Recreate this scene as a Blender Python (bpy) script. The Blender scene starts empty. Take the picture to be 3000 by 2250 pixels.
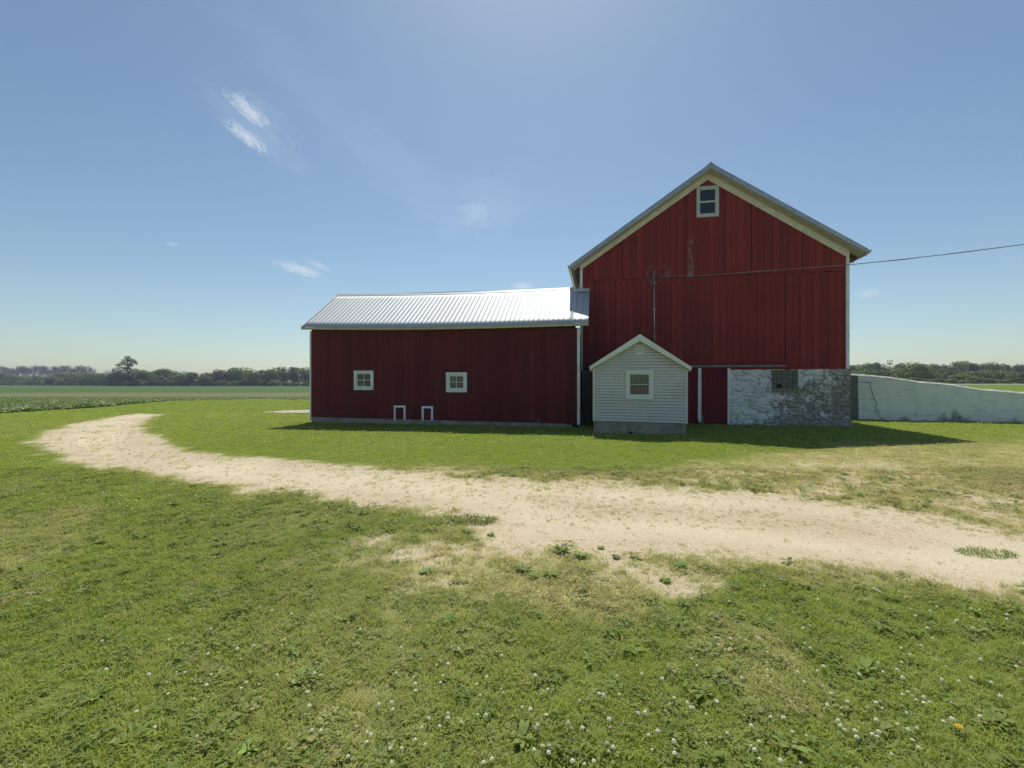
import bpy, math, random
import numpy as np
from mathutils import Vector, Matrix
random.seed(7); RNG = np.random.default_rng(7)
SC = bpy.context.scene; COL = SC.collection
# ------------------------------------------------------------------ photo geometry
F, CX, HY, H = 1323.0, 1500.0, 1122.0, 1.6
PSI = math.radians(10.7); S_, C_ = math.sin(PSI), math.cos(PSI)
OX, OY = 2.84, 18.29                      # foot of the big barn's left front corner

def gp(px, py):                           # photo point on flat ground -> world x, y
    t = H * F / (py - HY)
    return ((px - CX) / F * t, t)

def at(px, py, y):                        # photo point at depth y -> world
    return ((px - CX) / F * y, y, H + (HY - py) / F * y)

def fr(px, py, d):                        # photo point on barn frame plane d -> (u, v)
    rx = (px - CX) / F
    t = (d + OX * S_ + OY * C_) / (rx * S_ + C_)
    X = rx * t
    return ((X - OX) * C_ - (t - OY) * S_, H + t * (HY - py) / F)

def f2w(u, d):
    return (OX + u * C_ + d * S_, OY - u * S_ + d * C_)

def w2f(x, y):
    return ((x - OX) * C_ - (y - OY) * S_, (x - OX) * S_ + (y - OY) * C_)

# ------------------------------------------------------------------ numpy noise
def _h(ix, iy, s):
    n = (ix.astype(np.int64) * 374761393 + iy.astype(np.int64) * 668265263 + s * 974634777) & 0x7fffffff
    n = ((n ^ (n >> 13)) * 1274126177) & 0x7fffffff
    return ((n ^ (n >> 16)) & 0xffff) / 65535.0

def vnoise(x, y, s=0):
    x = np.asarray(x, float); y = np.asarray(y, float)
    ix = np.floor(x); iy = np.floor(y); fx = x - ix; fy = y - iy
    fx = fx * fx * (3 - 2 * fx); fy = fy * fy * (3 - 2 * fy)
    a = _h(ix, iy, s); b = _h(ix + 1, iy, s); c = _h(ix, iy + 1, s); d = _h(ix + 1, iy + 1, s)
    return (a * (1 - fx) + b * fx) * (1 - fy) + (c * (1 - fx) + d * fx) * fy

def fbm(x, y, s=0, o=4):
    t = 0; a = .5; w = 0
    for i in range(o):
        t = t + a * vnoise(x * 2 ** i, y * 2 ** i, s + i * 17); w += a; a *= .5
    return t / w

def sstep(a, b, x):
    t = np.clip((x - a) / (b - a), 0, 1); return t * t * (3 - 2 * t)

def sdf(poly, x, y):                      # signed distance, negative inside
    x = np.asarray(x, float).ravel(); y = np.asarray(y, float).ravel()
    P = np.array(poly, float); Q = np.roll(P, -1, 0)
    dm = np.full(x.shape, 1e18); ins = np.zeros(x.shape, bool)
    for (ax, ay), (bx, by) in zip(P, Q):
        ex, ey = bx - ax, by - ay; wx, wy = x - ax, y - ay
        t = np.clip((wx * ex + wy * ey) / (ex * ex + ey * ey + 1e-12), 0, 1)
        dm = np.minimum(dm, (wx - ex * t) ** 2 + (wy - ey * t) ** 2)
        if ay != by:
            ins ^= ((ay > y) != (by > y)) & (x < (bx - ax) * (y - ay) / (by - ay) + ax)
    d = np.sqrt(dm); return np.where(ins, -d, d)

# ------------------------------------------------------------------ node helpers
def mat(name):
    m = bpy.data.materials.new(name); m.use_nodes = True
    nt = m.node_tree
    return m, nt, nt.nodes['Principled BSDF']

class N:
    def __init__(s, nt): s.nt = nt
    def n(s, t, **k):
        x = s.nt.nodes.new(t)
        for a, b in k.items():
            if a.startswith('i_'): 
                key = a[2:]; key = int(key) if key.isdigit() else key.replace('_', ' ')
                x.inputs[key].default_value = b
            else: setattr(x, a, b)
        return x
    def l(s, a, b): s.nt.links.new(a, b)
    def coord(s, scale=(1, 1, 1), kind='Object', rot=(0, 0, 0)):
        t = s.n('ShaderNodeTexCoord'); m = s.n('ShaderNodeMapping')
        m.inputs['Scale'].default_value = scale; m.inputs['Rotation'].default_value = rot
        s.l(t.outputs[kind], m.inputs['Vector']); return m.outputs[0]
    def noise(s, vec, scale=5, detail=4, rough=.6):
        x = s.n('ShaderNodeTexNoise'); x.inputs['Scale'].default_value = scale
        x.inputs['Detail'].default_value = detail; x.inputs['Roughness'].default_value = rough
        if vec: s.l(vec, x.inputs['Vector'])
        return x.outputs['Fac']
    def voro(s, vec, scale=5, feat='F1', out='Distance'):
        x = s.n('ShaderNodeTexVoronoi'); x.feature = feat; x.inputs['Scale'].default_value = scale
        if vec: s.l(vec, x.inputs['Vector'])
        return x.outputs[out]
    def ramp(s, f, a, b, ca=(0, 0, 0, 1), cb=(1, 1, 1, 1)):
        x = s.n('ShaderNodeMapRange'); x.inputs['From Min'].default_value = a; x.inputs['From Max'].default_value = b
        x.interpolation_type = 'SMOOTHSTEP'; s.l(f, x.inputs['Value']); return x.outputs[0]
    def mix(s, f, a, b, mode='MIX'):
        x = s.n('ShaderNodeMix'); x.data_type = 'RGBA'; x.blend_type = mode
        for v, k in ((f, 0), (a, 6), (b, 7)):
            if isinstance(v, bpy.types.NodeSocket): s.l(v, x.inputs[k])
            elif isinstance(v, (int, float)): x.inputs[k].default_value = v
            else: x.inputs[k].default_value = (*v, 1)
        return x.outputs[2]
    def math(s, op, a, b=0.0, c=None, clamp=False):
        x = s.n('ShaderNodeMath'); x.operation = op; x.use_clamp = clamp
        for i, v in enumerate((a, b, c)):
            if v is None: continue
            if isinstance(v, bpy.types.NodeSocket): s.l(v, x.inputs[i])
            else: x.inputs[i].default_value = v
        return x.outputs[0]
    def attr(s, name, typ='GEOMETRY'):
        x = s.n('ShaderNodeAttribute'); x.attribute_name = name; x.attribute_type = typ; return x.outputs['Fac']
    def bump(s, h, dist=.01, st=.5):
        x = s.n('ShaderNodeBump'); x.inputs['Distance'].default_value = dist; x.inputs['Strength'].default_value = st
        s.l(h, x.inputs['Height']); return x.outputs[0]

def M_plain(name, col, rough=.7, metal=0, var=.15, nscale=6, bump=.003, dirt=None, stretch=(1, 1, 1)):
    m, nt, b = mat(name); k = N(nt); v = k.coord(stretch)
    n = k.noise(v, nscale, 6, .65)
    c = k.mix(k.ramp(n, .3, .7), tuple(x * (1 - var) for x in col), tuple(min(1, x * (1 + var)) for x in col))
    if dirt:
        c = k.mix(k.math('MULTIPLY', k.ramp(k.noise(v, nscale * 2.3, 8, .75), .52, .75), dirt[3]), c, dirt[:3])
    k.l(c, b.inputs['Base Color']); b.inputs['Roughness'].default_value = rough; b.inputs['Metallic'].default_value = metal
    if bump: k.l(k.bump(k.noise(v, nscale * 6, 4), bump, .6), b.inputs['Normal'])
    return m

def M_board(name, base, dark, chip, chipc=(.45, .42, .40), lowchip=0.0):
    m, nt, b = mat(name); k = N(nt)
    bt = k.attr('bt'); pe = k.attr('peel'); v = k.coord((1, 1, 1)); sz = k.n('ShaderNodeSeparateXYZ'); k.l(v, sz.inputs[0])
    pe = k.math('MULTIPLY', pe, k.math('SUBTRACT', 1.0, k.ramp(sz.outputs[2], 6.8, 8.3))); vs = k.coord((9, 9, .55)); vf = k.coord((60, 60, 1.6))
    off = k.n('ShaderNodeVectorMath', operation='ADD'); k.l(vs, off.inputs[0])
    cmb = k.n('ShaderNodeCombineXYZ'); k.l(k.math('MULTIPLY', bt, 37.0), cmb.inputs[2]); k.l(cmb.outputs[0], off.inputs[1])
    streak = k.noise(off.outputs[0], 1.6, 6, .6)
    c = k.mix(k.ramp(bt, 0, 1), tuple(x * .80 for x in base), tuple(x * 1.13 for x in base))
    c = k.mix(k.math('MULTIPLY', k.ramp(streak, .45, .75), .5), c, dark)
    c = k.mix(k.math('MULTIPLY', k.ramp(k.noise(v, .45, 3), .4, .65), .35), c, tuple(x * 1.25 for x in base))
    grain = k.noise(vf, 1.0, 5, .7)
    c = k.mix(k.math('MULTIPLY', k.ramp(grain, .5, .8), .45), c, dark)
    # chips of bare wood
    cn = k.noise(k.coord((16, 16, 2.2)), 1.5, 7, .72)
    area = k.ramp(k.noise(k.coord((1, 1, .6)), .8, 3), .45, .7)
    thr = k.math('ADD', k.math('MULTIPLY', area, chip), k.math('MULTIPLY', pe, .24))
    if lowchip:
        sep = k.n('ShaderNodeSeparateXYZ'); k.l(v, sep.inputs[0])
        low = k.math('SUBTRACT', 1.0, k.ramp(sep.outputs[2], .15, 1.0))
        thr = k.math('ADD', thr, k.math('MULTIPLY', k.math('MULTIPLY', low, area), lowchip))
    cm = k.ramp(k.math('ADD', cn, thr), .74, .80)
    c = k.mix(cm, c, chipc)
    k.l(c, b.inputs['Base Color']); b.inputs['Roughness'].default_value = .82
    b.inputs['Specular IOR Level'].default_value = .25
    hgt = k.math('SUBTRACT', k.math('ADD', k.math('MULTIPLY', grain, .6), k.math('MULTIPLY', streak, .6)), k.math('MULTIPLY', cm, .4))
    k.l(k.bump(hgt, .006, .6), b.inputs['Normal'])
    return m

def M_leaf(name, ca, cb, trans=.35, spec=.25, objvar=.25, typ='GEOMETRY', dryc=(.58, .51, .25)):
    m, nt, b = mat(name); k = N(nt)
    f = k.attr('tint', typ)
    c = k.mix(k.math('MULTIPLY', f, 1.0, clamp=True), ca, cb)
    oi = k.n('ShaderNodeObjectInfo')
    hsv = k.n('ShaderNodeHueSaturation'); k.l(c, hsv.inputs['Color'])
    k.l(k.math('MULTIPLY_ADD', oi.outputs['Random'], objvar * 2, 1 - objvar), hsv.inputs['Value'])
    k.l(k.math('MULTIPLY_ADD', oi.outputs['Random'], .03, .485), hsv.inputs['Hue'])
    c = hsv.outputs[0]
    if typ == 'INSTANCER':
        bl = k.attr('bl'); dr = k.math('ADD', k.attr('dryness', typ), k.math('MULTIPLY', k.ramp(bl, .86, .90), .5), clamp=True); c = k.mix(dr, k.mix(k.math('MULTIPLY', bl, .55), c, tuple(min(1, x * 1.45) for x in cb)), dryc)
    k.l(c, b.inputs['Base Color']); b.inputs['Roughness'].default_value = .55; b.inputs['Specular IOR Level'].default_value = spec
    t = k.n('ShaderNodeBsdfTranslucent'); k.l(k.mix(.5, c, (.25, .34, .03), 'MIX') if typ != 'INSTANCER' else k.mix(k.math('MULTIPLY', k.math('SUBTRACT', 1.0, dr), .55), c, (.36, .46, .03)), t.inputs['Color'])
    mx = k.n('ShaderNodeMixShader'); mx.inputs[0].default_value = trans
    k.l(b.outputs[0], mx.inputs[1]); k.l(t.outputs[0], mx.inputs[2])
    k.l(mx.outputs[0], nt.nodes['Material Output'].inputs['Surface'])
    return m

# ------------------------------------------------------------------ mesh builder
class MB:
    def __init__(s): s.v = []; s.f = []; s.bt = []; s.pe = []
    def add(s, vs, fs, bt=None, pe=0.0):
        o = len(s.v); s.v += [tuple(p) for p in vs]
        r = random.random() if bt is None else bt
        for f in fs: s.f.append(tuple(i + o for i in f)); s.bt.append(r); s.pe.append(pe)
        return s
    def box(s, x0, x1, y0, y1, z0, z1, **k):
        return s.hexa([(x0, y0, z0), (x1, y0, z0), (x1, y1, z0), (x0, y1, z0), (x0, y0, z1), (x1, y0, z1), (x1, y1, z1), (x0, y1, z1)], **k)
    def hexa(s, v, **k):
        return s.add(v, [(0, 3, 2, 1), (4, 5, 6, 7), (0, 1, 5, 4), (1, 2, 6, 5), (2, 3, 7, 6), (3, 0, 4, 7)], **k)
    def prism(s, poly, y0, y1, **k):          # polygon in x,z extruded along y
        n = len(poly); v = [(x, y0, z) for x, z in poly] + [(x, y1, z) for x, z in poly]
        f = [tuple(range(n)), tuple(range(2 * n - 1, n - 1, -1))]
        f += [(i, (i + 1) % n, n + (i + 1) % n, n + i)[::-1] for i in range(n)]
        return s.add(v, f, **k)
    def prismx(s, poly, x0, x1, **k):         # polygon in y,z extruded along x
        n = len(poly); v = [(x0, y, z) for y, z in poly] + [(x1, y, z) for y, z in poly]
        f = [tuple(range(n)), tuple(range(2 * n - 1, n - 1, -1))]
        f += [(i, (i + 1) % n, n + (i + 1) % n, n + i)[::-1] for i in range(n)]
        return s.add(v, f, **k)
    def tube(s, pts, r, seg=8, **k):
        pts = [Vector(p) for p in pts]; rs = r if isinstance(r, (list, tuple)) else [r] * len(pts)
        vs = []; fs = []
        for i, p in enumerate(pts):
            d = (pts[min(i + 1, len(pts) - 1)] - pts[max(i - 1, 0)]).normalized()
            a = d.cross(Vector((0, 0, 1)) if abs(d.z) < .9 else Vector((1, 0, 0))).normalized(); b = d.cross(a)
            for j in range(seg):
                t = 2 * math.pi * j / seg; vs.append(p + (a * math.cos(t) + b * math.sin(t)) * rs[i])
        for i in range(len(pts) - 1):
            for j in range(seg):
                fs.append((i * seg + j, i * seg + (j + 1) % seg, (i + 1) * seg + (j + 1) % seg, (i + 1) * seg + j))
        fs.append(tuple(range(seg))[::-1]); fs.append(tuple((len(pts) - 1) * seg + j for j in range(seg)))
        return s.add(vs, fs, **k)
    def build(s, name, m, parent=None, off=(0, 0, 0), smooth=False, bevel=0):
        me = bpy.data.meshes.new(name); me.from_pydata(s.v, [], s.f); me.update()
        for nm, arr in (('bt', s.bt), ('peel', s.pe)):
            a = me.attributes.new(nm, 'FLOAT', 'FACE'); a.data.foreach_set('value', arr)
        me.materials.append(m)
        if smooth: me.polygons.foreach_set('use_smooth', [True] * len(me.polygons))
        import bmesh
        bm = bmesh.new(); bm.from_mesh(me); bmesh.ops.recalc_face_normals(bm, faces=bm.faces); bm.to_mesh(me); bm.free()
        o = bpy.data.objects.new(name, me); COL.objects.link(o)
        if parent: o.parent = parent
        o.location = off
        if bevel:
            md = o.modifiers.new('b', 'BEVEL'); md.width = bevel; md.segments = 2; md.limit_method = 'ANGLE'
        return o

def npmesh(name, V, Fq, m, attrs=None, fattrs=None, smooth=False, parent=None, link=True):
    """V (n,3); Fq (k,4) or (k,3)"""
    me = bpy.data.meshes.new(name); V = np.asarray(V, np.float32); Fq = np.asarray(Fq, np.int32)
    k = Fq.shape[1]; me.vertices.add(len(V)); me.vertices.foreach_set('co', V.ravel())
    me.loops.add(Fq.size); me.loops.foreach_set('vertex_index', Fq.ravel())
    me.polygons.add(len(Fq)); me.polygons.foreach_set('loop_start', np.arange(0, Fq.size, k, dtype=np.int32))
    me.polygons.foreach_set('loop_total', np.full(len(Fq), k, np.int32))
    if smooth: me.polygons.foreach_set('use_smooth', np.ones(len(Fq), bool))
    me.update(calc_edges=True)
    for d, dom in ((attrs or {}, 'POINT'), (fattrs or {}, 'FACE')):
        for nm, arr in d.items():
            a = me.attributes.new(nm, 'FLOAT', dom); a.data.foreach_set('value', np.asarray(arr, np.float32).ravel())
    if m: me.materials.append(m)
    o = bpy.data.objects.new(name, me)
    if link: COL.objects.link(o)
    if parent: o.parent = parent
    return o

def tag(o, label, cat=None, group=None, kind=None):
    if label: o['label'] = label
    if cat: o['category'] = cat
    if group: o['group'] = group
    if kind: o['kind'] = kind
    return o

def empty(name, loc, rz=0):
    e = bpy.data.objects.new(name, None); e.location = loc; e.rotation_euler = (0, 0, rz)
    e.empty_display_size = .3; COL.objects.link(e); return e

def copy_tree(o):
    c = o.copy(); COL.objects.link(c)
    for ch in o.children:
        d = ch.copy(); COL.objects.link(d); d.parent = c
        for g in ch.children:
            e = g.copy(); COL.objects.link(e); e.parent = d
    return c
SKY_ST, SUN_ST, EXPO, HAZE, SKY_DUST = .080, 3.4, .45, .00042, .60
SKY_TINT = (.86, .915, .885)
CLOUDC = (8.4, 8.8, 9.0)
CLOUDS = [(730, 325, 84, 32, -32, .46, 3.4), (722, 400, 84, 27, -28, .46, 3.4), (760, 375, 190, 90, -35, .10, 2), (1395, 625, 110, 70, 20, .16, 4), (1420, 600, 260, 150, 15, .07, 2), (900, 260, 420, 90, -38, .035, 2), (1150, 480, 520, 130, -33, .045, 2), (880, 790, 95, 24, -12, .36, 4), (1528, 838, 50, 20, 0, .32, 4), (2545, 860, 44, 18, 0, .2, 4), (505, 716, 26, 9, 0, .16, 3), (935, 778, 50, 14, -18, .22, 4)]
# ------------------------------------------------------------------ materials
RED = M_board('barn_red_paint', (.25, .034, .029), (.125, .024, .023), .11, chipc=(.26, .225, .21))
REDW = M_board('wing_red_paint', (.125, .020, .021), (.058, .015, .017), .035, lowchip=.20, chipc=(.33, .28, .27))
REDD = M_board('door_red_paint', (.15, .018, .024), (.085, .014, .018), .0)
WHITE = M_plain('weathered_white_paint', (.78, .82, .82), .7, dirt=(.22, .21, .19, .7), nscale=3, stretch=(3, 3, .8))
CREAM = M_plain('cream_barge_paint', (.78, .72, .66), .75, dirt=(.30, .22, .12, .5), nscale=2.5)
SOFFIT = M_plain('soffit_board_paint', (.56, .53, .46), .8, dirt=(.2, .15, .09, .6), nscale=3)
VINYL = M_plain('grey_vinyl_siding', (.58, .57, .56), .55, var=.07, nscale=1.2, bump=.001, dirt=(.30, .28, .22, .45))
VTRIM = M_plain('pale_green_trim_paint', (.72, .78, .74), .6, var=.06, nscale=2, bump=.001, dirt=(.25, .22, .17, .35))
GALV = M_plain('galvanised_steel', (.42, .43, .45), .45, .6, nscale=5, bump=.001)
DKST = M_plain('dull_track_steel', (.20, .22, .22), .6, .3, nscale=5)
GUT = M_plain('gutter_enamel', (.52, .49, .36), .5, nscale=3, bump=.001, dirt=(.28, .27, .23, .5))
CONC = M_plain('old_concrete', (.27, .25, .21), .92, var=.3, nscale=2.2, bump=.01, dirt=(.055, .055, .05, .8))
CONCL = M_plain('grey_concrete_panel', (.16, .17, .19), .9, var=.2, nscale=2, bump=.006, dirt=(.05, .055, .05, .6))
SLAB = M_plain('pale_concrete_slab', (.42, .36, .25), .92, var=.3, nscale=1.5, bump=.01, dirt=(.2, .17, .12, .6))
DARK = M_plain('dark_interior_shade', (.02, .017, .015), .9, nscale=4)  # near-black stands in for shade inside windows, vent, siding gaps and walls
BARE = M_plain('bare_rafter_wood', (.16, .12, .09), .9, var=.35, nscale=5, dirt=(.04, .03, .025, .8))
CURT = M_plain('dusty_curtain', (.20, .20, .19), .95, var=.25, nscale=9, stretch=(3, 3, .5), dirt=(.22, .12, .10, .5))
SACK = M_plain('yellow_paper_sack', (.34, .28, .14), .9)
BLACK = M_plain('black_plastic', (.012, .012, .012), .35, nscale=8, bump=0)
LENS = M_plain('pale_cap_plastic', (.75, .8, .78), .4, bump=0)
SHING = M_plain('shed_shingle', (.12, .12, .11), .95, var=.3, nscale=12)
CABLE = M_plain('cable_rubber', (.22, .22, .22), .6, bump=0)

def M_roof():
    m, nt, b = mat('ribbed_metal_sheet'); k = N(nt); v = k.coord((1, 1, 1))
    bt = k.attr('bt')
    c = k.mix(k.noise(v, .7, 4), (.43, .455, .455), (.52, .54, .535)); c = k.mix(k.math('MULTIPLY', bt, .25), c, (.55, .60, .64))
    k.l(c, b.inputs['Base Color']); b.inputs['Metallic'].default_value = .42
    r = k.math('MULTIPLY_ADD', k.noise(k.coord((2.5, .3, 1)), 1.5, 3), .15, .52); k.l(r, b.inputs['Roughness'])
    k.l(k.bump(k.noise(k.coord((7, .5, .5)), 1.5, 2), .02, .18), b.inputs['Normal'])
    return m
ROOF = M_roof()

def M_glass():
    m, nt, b = mat('window_glass'); k = N(nt)
    tr = k.n('ShaderNodeBsdfTransparent'); tr.inputs[0].default_value = (.8, .85, .85, 1)
    gl = k.n('ShaderNodeBsdfGlossy'); gl.inputs['Roughness'].default_value = .03
    k.l(k.bump(k.noise(k.coord(), 3, 2), .004, .25), gl.inputs['Normal'])
    fz = k.n('ShaderNodeFresnel'); fz.inputs[0].default_value = 1.5
    mx = k.n('ShaderNodeMixShader'); k.l(k.math('MULTIPLY_ADD', fz.outputs[0], .8, .01, clamp=True), mx.inputs[0]); k.l(tr.outputs[0], mx.inputs[1]); k.l(gl.outputs[0], mx.inputs[2])
    k.l(mx.outputs[0], nt.nodes['Material Output'].inputs['Surface']); return m
GLASS = M_glass()

def M_gblock():
    m, nt, b = mat('glass_block'); k = N(nt); bt = k.attr('bt')
    v = k.coord((1, 1, 1)); n = k.noise(k.coord((20, 20, 28)), 1, 4)
    c = k.mix(bt, (.045, .055, .05), (.16, .155, .12)); c = k.mix(k.ramp(n, .45, .7), c, (.20, .21, .19))
    k.l(c, b.inputs['Base Color']); b.inputs['Roughness'].default_value = .22
    k.l(k.bump(k.noise(k.coord((15, 15, 60)), 1, 2), .01, .5), b.inputs['Normal']); return m
GBLK = M_gblock()

def M_stone():
    m, nt, b = mat('whitewashed_rubble_stone'); k = N(nt); v = k.coord((1, 1, 1))
    ex = k.attr('expose'); mo = k.attr('joint_shade')
    n1 = k.noise(v, 3.5, 6, .7); n2 = k.noise(v, 22, 5, .7)
    wash = k.mix(n2, (.66, .665, .66), (.84, .84, .83))
    rock = k.mix(k.ramp(k.voro(v, 5, 'F1', 'Distance'), .1, .6), (.17, .16, .17), (.30, .28, .25)); rock = k.mix(k.ramp(n2, .5, .75), rock, (.10, .10, .11)); st_ = k.attr('stn'); rock = k.mix(k.math('MULTIPLY', st_, .7), rock, (.40, .36, .31)); wash = k.mix(k.math('MULTIPLY', k.ramp(st_, .2, .9), .35), wash, (.50, .49, .46))
    f = k.ramp(k.math('ADD', k.math('MULTIPLY', n1, .95), k.math('ADD', k.math('MULTIPLY', ex, .50), k.math('MULTIPLY', n2, .40))), .74, .90)
    c = k.mix(f, wash, rock); c = k.mix(k.math('MULTIPLY', k.math('MULTIPLY', mo, k.ramp(k.math('ADD', n1, k.math('MULTIPLY', ex, .25)), .44, .62)), .8), c, (.09, .085, .08))  # stone joints painted dark, with the crevice shade put into the colour
    k.l(c, b.inputs['Base Color']); b.inputs['Roughness'].default_value = .93
    k.l(k.bump(k.math('ADD', n1, k.math('MULTIPLY', n2, .6)), .025, .7), b.inputs['Normal']); return m
STONE = M_stone()

# ------------------------------------------------------------------ carpentry helpers
def boards(mb, u0, u1, bot, top, d, th=.022, wmin=.2, wmax=.29, holes=(), axis='u', peel=None, gap=.007, force=()):
    """vertical boards between u0..u1; front face at d (towards -d)"""
    u = u0; force = sorted(set(list(force) + [h[0] for h in holes] + [h[1] for h in holes]))
    while u < u1 - .02:
        w = random.uniform(wmin, wmax); e = min(u + w, u1)
        for fo in force:
            if u < fo - .03 < fo < e: e = fo
        if u1 - e < .08: e = u1
        gg = gap * (3.4 if random.random() < .28 else 1.2); a, b_ = u + random.uniform(.2, 1) * gg, e - random.uniform(.2, 1) * gap
        j = random.uniform(-.004, .004); t = random.random(); c = (a + b_) / 2
        pe = peel(c) if peel else 0.0
        spans = [(lambda x: bot(x), lambda x: top(x))]
        for (h0, h1, z0, z1) in holes:
            if h0 < c < h1:
                spans = [(lambda x: bot(x), lambda x, z0=z0: min(z0, top(x))), (lambda x, z1=z1: z1, lambda x: top(x))]
        jb = random.uniform(-.012, .012)
        for lo, hi in spans:
            if hi(c) - lo(c) < .02: continue
            y0, y1 = d - th - j, d - j * .2
            P = lambda x, y, z: (x, y, z) if axis == 'u' else (y, x, z)
            mb.hexa([P(a, y0, lo(a) + jb), P(b_, y0, lo(b_) + jb), P(b_, y1, lo(b_) + jb), P(a, y1, lo(a) + jb),
                     P(a, y0, hi(a)), P(b_, y0, hi(b_)), P(b_, y1, hi(b_)), P(a, y1, hi(a))], bt=t, pe=pe)
        u = e
    return mb

def window(parent, off, x0, x1, y0, y1, d, fw, cols, rows, sw=.035, mun=.016, m=None, depth=.16, sill=True, tiltframe=0, mid=None, back=None, label=None):
    """outer frame x0..x1 / z y0..y1 whose face stands at d-.035"""
    m = m or WHITE
    fb = MB(); a = d - .04; b_ = d + .02
    fb.box(x0, x0 + fw, a, b_, y0 + fw * 1.0, y1 - fw); fb.box(x1 - fw, x1, a + .001, b_, y0 + fw, y1 - fw)
    fb.box(x0 - .004, x1 + .004, a - .006, b_, y1 - fw, y1); fb.box(x0, x1, a - .004, b_, y0, y0 + fw)
    w = fb.build('window', m, parent, off, bevel=.003)
    if label: w['label'] = label
    i0, i1, j0, j1 = x0 + fw, x1 - fw, y0 + fw, y1 - fw
    sb = MB(); s0 = d - .012; s1 = d + .03
    sb.box(i0, i0 + sw, s0, s1, j0, j1); sb.box(i1 - sw, i1, s0, s1, j0, j1)
    sb.box(i0 + sw, i1 - sw, s0 + .001, s1, j0, j0 + sw * 1.3); sb.box(i0 + sw, i1 - sw, s0 + .001, s1, j1 - sw, j1)
    g0, g1, h0, h1 = i0 + sw, i1 - sw, j0 + sw * 1.3, j1 - sw
    for c in range(1, cols):
        x = g0 + (g1 - g0) * c / cols; sb.box(x - mun / 2, x + mun / 2, s0 + .004, s1 - .012, h0, h1)
    for r in range(1, rows):
        z = h0 + (h1 - h0) * (mid if mid else r / rows); sb.box(g0, g1, s0 + .006, s1 - .014, z - mun / 2, z + mun / 2)
    sb.build('sash', m, w)
    p = MB(); p.box(g0 - .005, g1 + .005, d + .008, d + .012, h0 - .005, h1 + .005); p.build('pane', GLASS, w)
    if sill:
        q = MB(); q.hexa([(x0 + fw * .4, d - .075, j0 - .008), (x1 - fw * .4, d - .075, j0 - .008), (x1 - fw * .4, d, j0 + .01), (x0 + fw * .4, d, j0 + .01),
                (x0 + fw * .4, d - .075, j0 + .014), (x1 - fw * .4, d - .075, j0 + .014), (x1 - fw * .4, d, j0 + .03), (x0 + fw * .4, d, j0 + .03)])
        q.build('sill', m, w, bevel=.003)
    # near-black reveal box stands in for the unlit room behind the glass
    r = MB(); bk = d + .03 + depth
    r.box(i0 - .02, i0, d + .03, bk, j0, j1); r.box(i1, i1 + .02, d + .03, bk, j0, j1); r.box(i0, i1, d + .03, bk, j1, j1 + .02); r.box(i0, i1, d + .03, bk, j0 - .02, j0)
    r.box(i0 - .02, i1 + .02, bk, bk + .02, j0 - .02, j1 + .02); r.build('room_shade_box', DARK, w)
    if back: back(w, i0, i1, j0, j1, d)
    return w

def ribbed(name, parent, off, eave, ridge, pitch, n0, n1, sag=None, ribh=.02, th=.03, m=None, notch=None):
    """ribbed sheet between eave line and ridge line; eave/ridge = functions t->(x,y,z), t 0..1 across; ribs every pitch m"""
    L = (Vector(eave(1)) - Vector(eave(0))).length; n = int(L / pitch); V = []; Fs = []; bts = []
    prof = []
    for i in range(n + 1):
        t = i / n; w = pitch / L
        if i < n: prof += [(t, 0), (t + w * .78, 0), (t + w * .83, 1), (t + w * .93, 1), (t + w * .98, 0)]
    prof.append((1, 0)); K = 7
    up = Vector(notch) if notch else Vector((0, -.5, .8))
    for t, h in prof:
        t = min(t, 1)
        a, b_ = Vector(eave(t)), Vector(ridge(t))
        for q in range(K + 1):
            p = a.lerp(b_, q / K) + up * (h * ribh); V.append(p)
        for q in range(K + 1):
            p = a.lerp(b_, q / K) - up * th; V.append(p)
    W = 2 * (K + 1)
    for i in range(len(prof) - 1):
        r = RNG.random() if i % 5 == 0 else 0
        for q in range(K):
            A = i * W + q; B = (i + 1) * W + q
            Fs.append((A, B, B + 1, A + 1)); Fs.append((A + K + 1, A + K + 2, B + K + 2, B + K + 1))
        A = i * W; B = A + W
        Fs.append((A, A + K + 1, B + K + 1, B)); Fs.append((A + K, B + K, B + W - 1, A + W - 1))
    for i in (0, len(prof) - 1):
        for q in range(K): A = i * W + q; Fs.append((A, A + 1, A + K + 2, A + K + 1))
    bt = []; 
    for i in range(len(prof) - 1):
        pan = (i // 20); bt += [((pan * 7919) % 13) / 13.0] * (2 * K + 2)
    bt += [.3] * (2 * K)
    o = npmesh(name, V, Fs, m or ROOF, fattrs={'bt': bt}, parent=parent); o.location = off
    return o

RZ = -PSI
# ================================================================== BIG BARN
barn = empty('barn', (OX, OY, 0), RZ)
tag(barn, 'tall red gabled barn with cream rakes, a small attic window and a whitewashed stone base', 'barn')
W = 9.63; VE = 6.42; PU, PV = 4.80, 9.67; LEN = 15.5; SB = 2.11     # wall width, eave height, apex, length, stone top
topm = lambda u: (VE + (PV - VE) * (u / PU)) if u < PU else (VE + (PV - VE) * ((W - u) / (W - PU)))
seam = lambda u: 5.72 - .004 * u
peeld = lambda u: 1.0 if 4.02 < u < 4.26 else (.45 if 2.3 < u < 3.4 else random.choice([0, 0, 0, .08, .2]))
wu0, wv0 = fr(2040, 638, 0); wu1, wv1 = fr(2105, 547, 0); wv0 = fr(2072, 637, 0)[1]; wv1 = fr(2072, 547, 0)[1]
wb = MB()
boards(wb, 0, W, lambda u: seam(u) + .012, lambda u: topm(u) - .05, -.012, holes=[(wu0 + .06, wu1 - .06, wv0 + .05, wv1 - .05)], peel=peeld, force=(PU, 4.02, 4.26))
boards(wb, 0, W, lambda u: (SB + .10 if u < 7.6 else SB - .01), lambda u: seam(u), 0, peel=lambda u: random.choice([0, 0, 0, .05, .12, .3]))
wb.build('front_wall', RED, barn)
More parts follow.
